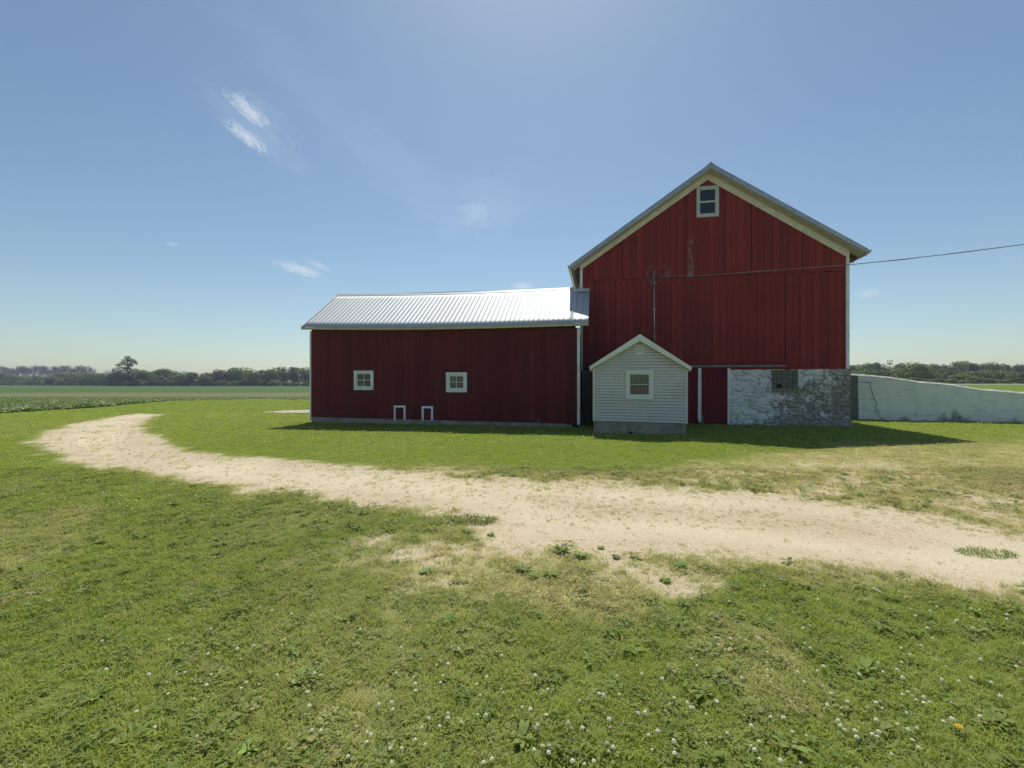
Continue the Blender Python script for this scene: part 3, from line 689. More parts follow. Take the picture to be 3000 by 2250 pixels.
vb = MB(); t = .022; vb.box(v0, v0 + t, SD - .04, SD - .0, z0_, z1_); vb.box(v1 - t, v1, SD - .04, SD, z0_, z1_); vb.box(v0 + t, v1 - t, SD - .04, SD, z1_ - t, z1_); vb.box(v0 + t, v1 - t, SD - .04, SD, z0_, z0_ + t)
vn = vb.build('gable_vent', VTRIM, shed, OS)
lv = MB()
for q_ in range(5):
    zz = z0_ + t + (z1_ - z0_ - 2 * t) * q_ / 5; hh_ = (z1_ - z0_ - 2 * t) / 5
    lv.hexa([(v0 + t, SD - .038, zz), (v1 - t, SD - .038, zz), (v1 - t, SD - .03, zz), (v0 + t, SD - .03, zz), (v0 + t, SD - .03, zz + hh_ * .62), (v1 - t, SD - .03, zz + hh_ * .62), (v1 - t, SD - .022, zz + hh_ * .62), (v0 + t, SD - .022, zz + hh_ * .62)])
lv.build('louvre', VTRIM, vn); bb = MB(); bb.box(v0 + t, v1 - t, SD - .018, SD - .016, z0_ + t, z1_ - t); bb.build('vent_shade_sheet', DARK, vn)
# black drain fitting with two pale caps
du, dv = fr(1848, 1267, SD - .1); dx, dy = f2w(du, SD - .1)
fit = empty('drain_fitting', (dx, dy, 0), RZ); tag(fit, 'black drain fitting with two pale round caps at the foot of the shed', 'pipe fitting')
m_ = MB(); m_.tube([(0, .09, .07), (0, -.0, .07), (0, -.05, .065)], [.07, .07, .055], 14); m_.tube([(-.045, 0, .09), (-.045, -.01, .125)], .022, 8); m_.tube([(.035, 0, .09), (.035, -.01, .125)], .022, 8); m_.build('pipe_body', BLACK, fit, smooth=True)
for q_ in (-.03, .035):
    m_ = MB(); m_.tube([(q_, -.05, .105), (q_, -.066, .105)], [.022, .016], 10); m_.build('cap', LENS, fit, smooth=True)
# ================================================================== GROUND
K = 1.3562
def gpl(L, sc=K): return [gp(x * sc, y * sc) for x, y in L]
GRAV = gpl([(355, 895), (325, 903), (308, 918), (318, 942), (350, 958), (400, 972), (500, 985), (620, 995), (740, 1005), (870, 1013), (1000, 1022), (1160, 1030), (1300, 1037), (1450, 1043), (1600, 1052), (1750, 1065), (1900, 1085), (2050, 1108), (2212, 1138), (2600, 1210),
            (2600, 1385), (2212, 1300), (2100, 1282), (2000, 1268), (1900, 1255), (1800, 1243), (1700, 1232), (1600, 1220), (1500, 1212), (1400, 1208), (1300, 1200), (1200, 1190), (1100, 1178), (1050, 1160), (990, 1125), (930, 1112), (870, 1100), (800, 1092), (700, 1080), (600, 1065), (500, 1055), (400, 1043), (300, 1025), (200, 1005), (130, 985), (85, 965), (78, 948), (110, 928), (170, 915), (240, 900), (300, 893)])
SPARSE = gpl([(700, 1003), (900, 1012), (1100, 1020), (1300, 1020), (1480, 1010), (1620, 1003), (1750, 992), (1900, 988), (2050, 1010), (2212, 1060), (2600, 1120), (2600, 1240), (2212, 1165), (2050, 1130), (1900, 1105), (1750, 1080), (1600, 1068), (1450, 1058), (1200, 1050), (1000, 1040), (800, 1020)])
PATCH = gpl([(770, 1165), (1000, 1140), (1100, 1160), (1250, 1185), (1480, 1210), (1560, 1240), (1520, 1300), (1400, 1330), (1200, 1365), (950, 1345), (800, 1290), (740, 1220)])
DRYR = gpl([(1500, 1000), (1650, 975), (1750, 962), (1900, 950), (2000, 958), (2212, 935), (2700, 955), (2700, 1260), (2212, 1120), (1900, 1040), (1650, 1020)])
SLABP = [(-13.6, 24.3), (-12.6, 26.2), (-9, 26.8), (-9, 23.7), (-12.0, 23.7)]
CROPB = [(-400, 8), (-60, 10), (-34, 17.5), (-26.8, 22.8), (-27.2, 29.5), (-30, 40), (-24, 44.5), (-18.5, 42), (-8, 39), (60, 38), (60, 700), (-900, 700), (-900, 8)]
WALLP = [(12.9, 20.12), (14.6, 19.6), (20.3, 17.9), (34, 13.7)]

def fields(x, y):
    x = np.asarray(x, float).ravel(); y = np.asarray(y, float).ravel()
    near = (np.abs(x) < 60) & (y < 60)
    g = np.full(x.shape, 30.); sp_ = g.copy(); pa = g.copy(); dr = g.copy(); sl_ = g.copy()
    xn, yn = x[near], y[near]
    wob = (fbm(xn * 1.3, yn * 1.3, 31, 4) - .5) * 1.0 + (fbm(xn * 6, yn * 6, 41, 3) - .5) * .45
    fa = np.clip(yn / 9, .4, .8)
    g[near] = sdf(GRAV, xn, yn) + wob * fa
    sp_[near] = sdf(SPARSE, xn, yn) + wob * 1.2; pa[near] = sdf(PATCH, xn, yn) + wob * .9
    dr[near] = sdf(DRYR, xn, yn) + wob * 1.5; sl_[near] = sdf(SLABP, xn, yn) + wob * .3
    cover = sstep(-.42 - .35 * sstep(-2, 6, x), .45, g + (fbm(x * 3.5, y * 3.5, 55, 3) - .5) * .5)
    n1 = fbm(x * .9, y * .9, 51, 4)
    cover = np.minimum(cover, 1 - (1 - sstep(-.9, .5, sp_)) * (.44 - .9 * (fbm(x * 2.6, y * 2.6, 59, 4) - .5)))
    ins = (1 - sstep(-1.2, .6, sp_)) * sstep(-.6, .4, -g)           # thin growth creeping into the gravel
    cover = np.maximum(cover, ins * (.48 + .7 * (n1 - .45)))
    cover = np.minimum(cover, 1 - (1 - sstep(-.35, .25, pa)) * np.clip(.36 - 2.4 * (fbm(x * 2.1, y * 2.1, 57, 4) - .5), .12, .95) * .72)
    cover = np.where(sl_ < 0, 0, cover)
    # strip of growth in the middle of the track
    dry = (1 - sstep(-1.5, .8, dr)) * (.82 + .8 * (n1 - .45)); dry = np.maximum(dry, (1 - sstep(-.6, .8, sp_)) * (.78 + .5 * (n1 - .45)))
    dry = np.maximum(dry, (1 - sstep(-.7, .6, pa)) * (.80 - .9 * (fbm(x * 1.6, y * 1.6, 63, 3) - .4)))
    dry = np.maximum(dry, (1 - sstep(0, .45, g)) * .55)
    nb = sstep(.52, .68, fbm(x * .75 + 3, y * .75, 61, 4)) * (1 - sstep(5.5, 9, y)) * .5
    dry = np.maximum(dry, nb); px_ = CX + x / np.maximum(y, .5) * F; dry = np.maximum(dry, .62 * (fbm(x * 1.1, y * 1.1, 65, 4) + .05) * (1 - sstep(5.5, 8, y)) * np.exp(-((px_ - 1150) / 620) ** 2)); dry = np.maximum(dry, .12 * (1 - sstep(6.5, 10, y))); dry = np.maximum(dry, ins * .7); dry = np.maximum(dry, .16 * sstep(.4, .7, fbm(x * .25, y * .25, 71, 3)))
    cd = sdf(CROPB, x, y) + (fbm(x * .4, y * .4, 81, 3) - .5) * 1.6
    crop = 1 - sstep(-.4, .4, cd)
    tan = sstep(50, 53, y + 4 * (fbm(x * .05, y * .1, 91, 3) - .5)) * (1 - sstep(68, 78, y + 14 * (fbm(x * .03, y * .06, 93, 3) - .5))) * (1 - sstep(-4, 2, x))
    return cover, np.clip(dry, 0, 1), crop * (x < 30), tan, g, sl_

def walltop(x):
    return np.interp(x, [12.5, 14.6, 16.05, 17.06, 18.0, 18.9, 20.3, 24, 34], [2.02, 1.97, 1.83, 1.63, 1.53, 1.345, 1.19, .85, .4])
def height(x, y):
    x = np.asarray(x, float); y = np.asarray(y, float)
    wl_ = np.interp(x, [p[0] for p in WALLP], [p[1] for p in WALLP])
    d = y - wl_ - .12
    m = sstep(0, .18, d) * ((x > 12.9) | (w2f(x, y)[0] > 9.7))
    base = .5 + .77 * sstep(32, 108, y)
    near_ = walltop(np.minimum(x, 34)) - .07
    bk = near_ + (base - near_) * sstep(.5, 9, d)
    far = m * bk * sstep(6, 14, x)
    z = far + .03 * (fbm(x * .3, y * .3, 101, 3) - .5) * sstep(1.5, 6, y) * (y < 120)
    return z

def lines(a, b, steps):
    out = [a]
    while out[-1] < b: out.append(out[-1] + steps(out[-1]))
    return out
ys = lines(-30, 1200, lambda y: 1.5 if y < 0 else .12 if y < 6 else .15 if y < 21 else .22 if y < 32 else 1 if y < 80 else 4 if y < 260 else 60)
xr = lines(0, 1200, lambda x: .15 if x < 24 else .3 if x < 34 else 1.5 if x < 60 else 12 if x < 200 else 90)
xs = [-v for v in xr[:0:-1]] + xr
XX, YY = np.meshgrid(xs, ys); cov, dry, crop, tan, gd, sd_ = fields(XX, YY); ZZ = height(XX, YY)
rut_ = np.exp(-((np.mod(-gd, 1.75) - .9) / .38) ** 2) * (gd < 0) * np.clip(fbm(XX.ravel() * .5, YY.ravel() * .5, 77, 3) * 1.6 - .2, 0, 1); zr = ZZ.ravel() - .02 * (1 - cov) * (XX.ravel() > -60)
ii = np.arange(XX.size).reshape(XX.shape); Fq = np.stack([ii[:-1, :-1], ii[:-1, 1:], ii[1:, 1:], ii[1:, :-1]], -1).reshape(-1, 4)

def M_ground():
    m, nt, b = mat('lawn_gravel_and_field'); k = N(nt)
    v = k.coord((1, 1, 1)); cv, dr, cr, tn = (k.attr(a) for a in ('cover', 'dry', 'crop', 'tan'))
    nb = k.noise(v, .35, 4); nm = k.noise(v, 2.2, 5, .65); nf = k.noise(v, 28, 5, .75); nff = k.noise(v, 90, 4, .8)
    # grass as seen between blades
    gr = k.mix(k.ramp(nm, .3, .7), GCOL1, GCOL2); gr = k.mix(k.math('MULTIPLY', k.ramp(nf, .35, .75), .55), gr, GCOL3)
    gr = k.mix(k.math('MULTIPLY', k.ramp(nff, .55, .8), .5), gr, (.03, .045, .012))
    gr = k.mix(k.math('MULTIPLY', k.attr('thatch'), .85), gr, k.mix(nf, (.10, .125, .028), (.22, .24, .07)))
    gr = k.mix(k.math('MULTIPLY', k.ramp(k.math('ADD', dr, k.math('MULTIPLY', k.math('SUBTRACT', nf, .5), .5)), .15, .85), .85), gr, (.42, .37, .165))
    # gravel
    c1 = k.voro(v, 55, 'F1', 'Color'); c2 = k.voro(v, 85, 'F1', 'Color')
    bw = k.n('ShaderNodeRGBToBW'); k.l(c1, bw.inputs[0]); bw2 = k.n('ShaderNodeRGBToBW'); k.l(c2, bw2.inputs[0])
    gv = k.mix(k.ramp(nb, .3, .7), (.56, .465, .30), (.66, .56, .385)); gv = k.mix(k.math('MULTIPLY', k.ramp(bw.outputs[0], .2, .8), .40), gv, (.36, .285, .175))
    gv = k.mix(k.math('MULTIPLY', k.ramp(bw2.outputs[0], .6, .9), .35), gv, (.68, .60, .45)); gv = k.mix(k.math('MULTIPLY', k.ramp(nm, .5, .75), .4), gv, (.42, .33, .21))
    gv = k.mix(k.math('MULTIPLY', k.ramp(nff, .52, .66), .75), gv, (.19, .155, .085))
    gv = k.mix(k.math('MULTIPLY', k.ramp(nf, .46, .66), .42), gv, (.27, .225, .13)); gv = k.mix(k.math('MULTIPLY', k.ramp(k.noise(v, 11, 4, .8), .55, .72), .3), gv, (.33, .27, .16)); rut = k.attr('rut'); gv = k.mix(k.math('MULTIPLY', rut, .8), gv, (.64, .55, .38)); gv = k.mix(k.math('MULTIPLY', k.math('MULTIPLY', k.ramp(k.noise(k.coord((1, 2.5, 1)), 1.7, 6, .7), .48, .72), k.math('SUBTRACT', 1.0, rut)), .5), gv, (.36, .29, .17))
    edge = k.math('ADD', cv, k.math('MULTIPLY', k.math('SUBTRACT', nf, .5), 1.5))
    near = k.mix(k.ramp(edge, .22, .85), gv, gr)
    # crop rows seen from afar
    cvn = k.noise(k.coord((.6, 2.2, 1)), 1.2, 5, .75)
    cp = k.mix(k.ramp(cvn, .3, .7), (.045, .095, .022), (.08, .145, .03)); cp = k.mix(tn, cp, k_tan(k))
    c = k.mix(cr, near, cp)
    k.l(c, b.inputs['Base Color']); b.inputs['Roughness'].default_value = .95; b.inputs['Specular IOR Level'].default_value = .15
    hb = k.math('ADD', k.math('MULTIPLY', nf, 1.0), k.math('MULTIPLY', bw.outputs[0], .25))
    k.l(k.bump(hb, .02, .6), b.inputs['Normal']); return m
def k_tan(k): return k.mix(k.noise(k.coord((.3, 1.5, 1)), 1, 5, .7), (.11, .125, .04), (.19, .175, .08))
GCOL1, GCOL2, GCOL3 = (.090, .145, .007), (.13, .185, .010), (.18, .22, .022)
GM = M_ground()
ground = npmesh('ground', np.stack([XX.ravel(), YY.ravel(), zr], -1), Fq, GM, attrs=dict(cover=cov, dry=dry, crop=crop, tan=tan, rut=rut_, thatch=1 - sstep(6, 9.5, YY)), smooth=True)
tag(ground, 'mown lawn with a pale gravel drive curving through it and a green crop field beyond', kind='structure')
# concrete pad beyond the wing
pm = MB(); n_ = 26; import cmath
def pad(poly, z):
    m_ = MB(); pts_ = []
    for i, (a, b_) in enumerate(poly):
        c, d = poly[(i + 1) % len(poly)]
        for q in range(6): pts_.append((a + (c - a) * q / 6 + random.uniform(-.08, .08), b_ + (d - b_) * q / 6 + random.uniform(-.08, .08)))
    nn = len(pts_); m_.add([(a, b_, z) for a, b_ in pts_] + [(a, b_, -.1) for a, b_ in pts_], [tuple(range(nn))] + [(i, (i + 1) % nn, nn + (i + 1) % nn, nn + i) for i in range(nn)]); return m_
tag(pad(SLABP, .035).build('concrete_pad', SLAB), 'broken pale concrete pad in the grass behind the wing', kind='structure')
# distant road on the right
rd = MB(); 
for i in range(30):
    x0_ = 20 + i * 12; x1_ = x0_ + 12
    for (a, b_, zz) in ((108, 115, 1.31),): rd.hexa([(x0_, a, 1.0), (x1_, a, 1.0), (x1_, b_, 1.0), (x0_, b_, 1.0), (x0_, a, zz), (x1_, a, zz), (x1_, b_, zz + .05), (x0_, b_, zz + .05)])
tag(rd.build('road', M_plain('pale_road', (.62, .61, .58), .9)), 'pale distant road behind the white retaining wall', kind='structure')

# ================================================================== RETAINING WALL
def M_rwall():
    m, nt, b = mat('whitewashed_concrete_wall'); k = N(nt); v = k.coord((1, 1, 1))
    di = k.attr('dirt'); n1 = k.noise(k.coord((1, 1, .5)), 2.5, 6, .7); n2 = k.noise(v, 11, 5, .7)
    c = k.mix(k.ramp(n1, .3, .7), (.72, .74, .72), (.83, .84, .82))
    c = k.mix(k.math('MULTIPLY', k.ramp(k.noise(k.coord((1.2, 1.2, 14)), 1, 4), .52, .75), .45), c, (.34, .39, .37))
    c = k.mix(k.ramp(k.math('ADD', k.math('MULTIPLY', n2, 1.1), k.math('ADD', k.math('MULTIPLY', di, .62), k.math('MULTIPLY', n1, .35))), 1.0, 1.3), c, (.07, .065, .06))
    c = k.mix(k.math('MULTIPLY', k.ramp(k.math('ADD', di, n1), .65, 1.0), .55), c, (.22, .25, .22))
    k.l(c, b.inputs['Base Color']); b.inputs['Roughness'].default_value = .9; k.l(k.bump(k.math('ADD', n1, n2), .03, .6), b.inputs['Normal']); return m
rw = empty('retaining_wall', (14.6, 19.6, 0)); tag(rw, 'low whitewashed concrete retaining wall sloping down to the right of the barn, cracked and mossy at its foot', 'wall')
xs_ = np.linspace(12.95, 34, 420); nz_ = 44
yw = np.interp(xs_, [p[0] for p in WALLP], [p[1] for p in WALLP]); zt_ = walltop(xs_) + .03 * (fbm(xs_ * 2, xs_ * 0, 7, 3) - .5) + .012 * (fbm(xs_ * 9, xs_ * 0, 8, 2) - .5)
V = []; dirt = []
for j in range(nz_ + 6):
    for i in range(len(xs_)):
        if j <= nz_:
            z = -.1 + (zt_[i] + .1) * j / nz_; y = yw[i]; o = .02 * (fbm(xs_[i] * 1.5, z * 2, 12, 3) - .5) - .04 * (1 - z / 2)
            if j == nz_: o += .012
            V.append((xs_[i], y + o, z)); dn = .62 * (1 - sstep(.0, .40, z + 1.0 * (fbm(xs_[i] * 3.2, z * 2, 15, 4) - .42))) * sstep(15.2, 15.8, xs_[i]) + 1.0 * float(xs_[i] < 14.95) + .10 * float(sstep(.12, 0, zt_[i] - z)) + .1  # foot dirt, plus an evenly darker stretch at the wall's left end
            dirt.append(float(dn))
        else:
            q = (j - nz_) / 5; V.append((xs_[i], yw[i] + .012 + .30 * q, zt_[i] + .012 * math.sin(q * 3.1) if j < nz_ + 5 else -.1)); dirt.append(.3)
nx_ = len(xs_); ii = np.arange(nx_ * (nz_ + 6)).reshape(-1, nx_); Fq = np.stack([ii[:-1, :-1], ii[:-1, 1:], ii[1:, 1:], ii[1:, :-1]], -1).reshape(-1, 4)
V = np.array(V) - np.array([14.6, 19.6, 0])
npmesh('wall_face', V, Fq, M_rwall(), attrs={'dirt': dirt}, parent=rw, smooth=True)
CAPM = M_plain('lime_render', (.60, .60, .55), .9, var=.2, nscale=4, dirt=(.2, .19, .15, .7))  # even pale render; only the scene's sun brightens the sloped edge
cp = MB()
for i in range(0, nx_ - 6, 3):
    a, b_ = i, i + 3; t_ = .02 + .015 * random.random()
    cp.hexa([(xs_[a], yw[a] - .035, zt_[a] - t_), (xs_[b_], yw[b_] - .035, zt_[b_] - t_), (xs_[b_], yw[b_] + .30, zt_[b_] - t_), (xs_[a], yw[a] + .30, zt_[a] - t_), (xs_[a], yw[a] + .05, zt_[a] + .04), (xs_[b_], yw[b_] + .05, zt_[b_] + .04), (xs_[b_], yw[b_] + .30, zt_[b_] + .06), (xs_[a], yw[a] + .30, zt_[a] + .06)])
cp.build('wall_cap', CAPM, rw, (-14.6, -19.6, 0))
def wp3(px, py, off=-.045):
    for y in np.linspace(15, 21, 1200):
        p = at(px, py, y)
        if y >= np.interp(p[0], [q[0] for q in WALLP], [q[1] for q in WALLP]) - .03 + off: break
    return (p[0], p[1] - .02, p[2])
crk = MB(); CK = M_plain('crack_shadow_grime', (.03, .035, .035), .95, bump=0)
Z5 = lambda L: [(2400 + x / 3.687, 980 + y / 3.687) for x, y in L]
for L_, r in ((Z5([(375, 512), (430, 514), (500, 514), (552, 519)]), .012), (Z5([(375, 592), (450, 590), (540, 583)]), .005), (Z5([(380, 700), (460, 697), (560, 693), (590, 705)]), .005), (Z5([(548, 520), (552, 565), (565, 610), (580, 655), (595, 700), (618, 735), (606, 775), (612, 815), (598, 850)]), .011), (Z5([(400, 800), (470, 806), (540, 812)]), .004)):
    pts_ = []
    for a, b_ in zip(L_, L_[1:]):
        for q in range(4): pts_.append(wp3(a[0] + (b_[0] - a[0]) * q / 4 + random.uniform(-.8, .8), a[1] + (b_[1] - a[1]) * q / 4 + random.uniform(-.4, .4)))
    pts_.append(wp3(*L_[-1])); crk.tube(pts_, [r * random.uniform(.5, 1.3) for _ in pts_], 5)
crk.build('crack', CK, rw, (-14.6, -19.6, 0))

# ================================================================== PLANT MESHES (sources for scattered ground cover)
GRASS = M_leaf('grass_blades', (.20, .28, .03), (.38, .44, .085), trans=.5, spec=.12, typ='INSTANCER', objvar=.12)
CLOV = M_leaf('clover_leaves', (.14, .21, .035), (.22, .29, .06), trans=.35, spec=.15, typ='INSTANCER', objvar=.12)
def blade_mesh(name, n, R, hmin, hmax, w, lean, m, flat=0):
    V = []; Fs = []; BL = []
    for i in range(n):
        BL += [random.random()] * 2; a = random.uniform(0, 2 * math.pi); r = R * math.sqrt(random.random()); x, y = r * math.cos(a), r * math.sin(a)
        h = random.uniform(hmin, hmax); d = random.uniform(0, 2 * math.pi); l = random.uniform(.35, 1) * lean * h * 1.5
        ww_ = w * random.uniform(.7, 1.3); px, py = -math.sin(d) * ww_ / 2, math.cos(d) * ww_ / 2; dx, dy = math.cos(d), math.sin(d)
        o = len(V)
        V += [(x - px, y - py, -.004), (x + px, y + py, -.004), (x + dx * l * .35 + px * .85, y + dy * l * .35 + py * .85, h * .6), (x + dx * l * .35 - px * .85, y + dy * l * .35 - py * .85, h * .6)]
        V += [(x + dx * l + px * .15, y + dy * l + py * .15, h * (1 - .25 * lean)), (x + dx * l - px * .15, y + dy * l - py * .15, h * (1 - .25 * lean))]
        Fs += [(o, o + 1, o + 2, o + 3), (o + 3, o + 2, o + 4, o + 5)]
    return npmesh(name, V, Fs, m, fattrs={'bl': BL}, link=False)
def clover_mesh(name, n, R, m):
    V = []; Fs = []
    for i in range(n):
        a = random.uniform(0, 6.28); r = R * math.sqrt(random.random()); x, y = r * math.cos(a), r * math.sin(a); h = random.uniform(.010, .03)
        t0 = random.uniform(0, 6.28); tx, ty = random.uniform(-.35, .35), random.uniform(-.35, .35)
        for q in range(3):
            t = t0 + q * 2.094; s = random.uniform(.006, .0095); c, n_ = math.cos(t), math.sin(t)
            P = [(0, 0), (s * .9, -s * .75), (s * 1.9, -s * .45), (s * 1.9, s * .45), (s * .9, s * .75)]
            o = len(V)
            for (u, v_) in P:
                X = u * c - v_ * n_; Y = u * n_ + v_ * c; V.append((x + X, y + Y, h + X * tx + Y * ty + .15 * abs(v_)))
            Fs += [(o, o + 1, o + 2, o + 3), (o, o + 3, o + 4, o)] if False else [(o, o + 1, o + 2, o + 3)]; Fs.append((o + 3, o + 4, o, o + 2))
    return npmesh(name, V, Fs, m, link=False)
def srccol(name, objs):
    c = bpy.data.collections.new(name)
    for o in objs: c.objects.link(o)
    return c
tufts = srccol('tuft_sources', [blade_mesh('grass_tuft_a', 30, .06, .012, .034, .0036, 1.25, GRASS), blade_mesh('grass_tuft_b', 28, .06, .010, .03, .0040, 1.5, GRASS),
                                blade_mesh('grass_tuft_c', 30, .055, .015, .045, .0030, 1.0, GRASS), clover_mesh('grass_tuft_d', 11, .06, CLOV), blade_mesh('grass_tuft_e', 14, .022, .015, .04, .0032, 1.0, GRASS)])
ftufts = srccol('far_tuft_sources', [blade_mesh('far_tuft_a', 32, .14, .015, .04, .009, 1.3, GRASS), blade_mesh('far_tuft_b', 30, .15, .014, .034, .010, 1.5, GRASS), blade_mesh('far_tuft_c', 28, .13, .02, .05, .008, 1.1, GRASS)])

def scatter(name, P, rot, scl, idx, tint, dryn, coll):
    me = bpy.data.meshes.new(name); P = np.asarray(P, np.float32); me.vertices.add(len(P)); me.vertices.foreach_set('co', P.ravel())
    for nm, typ, arr in (('s_rot', 'FLOAT_VECTOR', rot), ('s_scl', 'FLOAT', scl), ('s_idx', 'INT', idx), ('tint', 'FLOAT', tint), ('dryness', 'FLOAT', dryn)):
        a = me.attributes.new(nm, typ, 'POINT'); arr = np.asarray(arr, np.int32 if typ == 'INT' else np.float32)
        a.data.foreach_set('vector' if typ == 'FLOAT_VECTOR' else 'value', arr.ravel())
    o = bpy.data.objects.new(name, me); COL.objects.link(o)
    ng = bpy.data.node_groups.new(name, 'GeometryNodeTree')
    ng.interface.new_socket('Geometry', in_out='INPUT', socket_type='NodeSocketGeometry'); ng.interface.new_socket('Geometry', in_out='OUTPUT', socket_type='NodeSocketGeometry')
    gi = ng.nodes.new('NodeGroupInput'); go = ng.nodes.new('NodeGroupOutput'); ip = ng.nodes.new('GeometryNodeInstanceOnPoints')
    ci = ng.nodes.new('GeometryNodeCollectionInfo'); ci.inputs['Collection'].default_value = coll; ci.inputs['Separate Children'].default_value = True; ci.inputs['Reset Children'].default_value = True
    mp = ng.nodes.new('GeometryNodeMeshToPoints')
    def na(nm, t):
        n = ng.nodes.new('GeometryNodeInputNamedAttribute'); n.data_type = t; n.inputs['Name'].default_value = nm; return [s for s in n.outputs if s.enabled and s.name == 'Attribute'][0]
    e2r = ng.nodes.new('FunctionNodeEulerToRotation')
    L = ng.links.new
    L(gi.outputs[0], mp.inputs[0]); L(mp.outputs[0], ip.inputs['Points']); L(ci.outputs[0], ip.inputs['Instance']); ip.inputs['Pick Instance'].default_value = True
    L(na('s_idx', 'INT'), ip.inputs['Instance Index']); L(na('s_rot', 'FLOAT_VECTOR'), e2r.inputs[0]); L(e2r.outputs[0], ip.inputs['Rotation']); L(na('s_scl', 'FLOAT'), ip.inputs['Scale'])
    L(ip.outputs[0], go.inputs[0]); md = o.modifiers.new('scatter', 'NODES'); md.node_group = ng
    return o

def inbuild(x, y, pad_=.0):
    u, d = w2f(x, y)
    r = (u > -.02 - pad_) & (u < W + .03 + pad_) & (d > -.03 - pad_) & (d < LEN)
    r |= (u > -10.70 - pad_) & (u < .05 + pad_) & (d > WD - .03 - pad_) & (d < 2.7 + pad_)
    r |= (u > sl - pad_) & (u < sr + pad_) & (d > SD - pad_) & (d < .2)
    r |= (u > sl + .45) & (u < sr - .6) & (d > SD - .12) & (d < SD)
    yl = np.interp(x, [p[0] for p in WALLP], [p[1] for p in WALLP]); r |= (x > 12.9) & (y > yl - .05) & (y < yl + .32)
    return r
def band(y0, y1, dens, xw=1.32, x0=None):
    out = []
    for a in np.arange(y0, y1, .25 if y0 < 30 else 2):
        st = min(.25 if y0 < 30 else 2, y1 - a); w_ = xw * (a + st) + 1.4; n = RNG.poisson(2 * w_ * st * dens((a + st / 2)))
        out.append(np.stack([RNG.uniform(-w_, w_, n), RNG.uniform(a, a + st, n)], -1))
    return np.concatenate(out)
def mk(name, P, coll, scl, nidx, idxw, minz=0, dryadd=0, keep=None, label='', k_=1.0, tintf=None):
    x, y = P[:, 0], P[:, 1]; cv_, dr_, cr_, tn_, g_, s_ = fields(x, y); keepm = (RNG.random(len(x)) < keep(cv_, cr_, x, y)) & ~inbuild(x, y)
    x, y, cv_, dr_ = x[keepm], y[keepm], cv_[keepm], dr_[keepm]; n = len(x)
    z = height(x, y) - .02 * (1 - cv_)
    rot = np.stack([RNG.normal(0, .12, n), RNG.normal(0, .12, n), RNG.uniform(0, 6.283, n)], -1)
    sc = scl(x, y, cv_) * RNG.uniform(.7, 1.3, n)
    idx = RNG.choice(nidx, n, p=idxw(n)); 
    tint = np.clip((fbm(x * .8, y * .8, 111, 3) - .5) * .9 + .5 + RNG.normal(0, .22, n), 0, 1)
    if tintf is not None: tint = tintf(x, y, tint)
    dn = np.clip(dr_ * .9 + RNG.normal(0, .16, n) * (.3 + dr_) + (RNG.random(n) < .05) * .5, 0, 1)
    idx = np.where((cv_ < .5) & (idx == 3), 4, idx) if nidx == 5 else idx
    o = scatter(name, np.stack([x, y, z], -1), rot, sc, idx, tint, dn, coll); tag(o, label, 'grass', kind='stuff'); print(name, n); return o
Q = 1.0
kp_ = lambda cv_, cr_, x, y: np.clip(cv_, .035, 1) ** 1.15 * (cr_ < .3)
mk('near_lawn_grass', band(1.25, 8.5, lambda y: Q * (520 if y < 4 else 520 * (4 / y) ** .7)), tufts, lambda x, y, c: (.80 + .45 * fbm(x * 1.5, y * 1.5, 5, 3)) * (.55 + .45 * c) * np.clip(y / 5, 1, 1.5), 5, lambda n: [.31, .27, .2, .12, .1], keep=kp_, label='mown green and straw coloured grass and clover of the near lawn')
kf = lambda cv_, cr_, x, y: np.where(cv_ > .45, cv_, cv_ * .5 + .015) * (cr_ < .3)
mk('middle_lawn_grass', band(8.5, 24, lambda y: Q * 95 * (8.5 / y) ** .9), ftufts, lambda x, y, c: (.75 + .4 * fbm(x, y, 6, 3)) * (.35 + .65 * c) * np.clip(y / 14, .8, 1.4), 3, lambda n: [.4, .3, .3], keep=kf, label='bright green lawn grass between the drive and the barns', tintf=lambda x, y, t: np.clip(t + .35, 0, 1))
mk('far_lawn_grass', band(24, 47, lambda y: Q * 9), ftufts, lambda x, y, c: 1.5 + 0 * x, 3, lambda n: [.4, .3, .3], keep=lambda cv_, cr_, x, y: (cv_ > .4) * (cr_ < .4) * (x < 0), label='rough lawn grass beyond the bend of the drive', tintf=lambda x, y, t: np.clip(t + .2, 0, 1))
# little tufts poking out of the gravel
xg = band(5.0, 20, lambda y: Q * 150); cv_, dr_, cr_, tn_, g_, s_ = fields(xg[:, 0], xg[:, 1])
pn = fbm(xg[:, 0] * .5, xg[:, 1] * 1.2, 131, 3); sel = (g_ < -.05) & (RNG.random(len(xg)) < (.16 + sstep(.30, .65, pn) * (.35 + .65 * sstep(-3, 6, xg[:, 0]))) * (.25 + .75 * np.exp(-((np.mod(-g_, 3.4) - 1.9) / .7) ** 2))); xg = xg[sel]
n = len(xg); tag(scatter('gravel_tufts', np.concatenate([xg, np.full((n, 1), -.02)], 1), np.stack([RNG.normal(0, .15, n), RNG.normal(0, .15, n), RNG.uniform(0, 6, n)], -1), RNG.uniform(.45, 1.15, n) * np.clip(xg[:, 1] / 8, .8, 1.3), np.where(RNG.random(n) < .7, 4, 0), RNG.uniform(0, .8, n), np.clip(RNG.normal(.38, .25, n), 0, 1), tufts), 'scattered small tufts growing through the gravel drive', 'grass', kind='stuff')
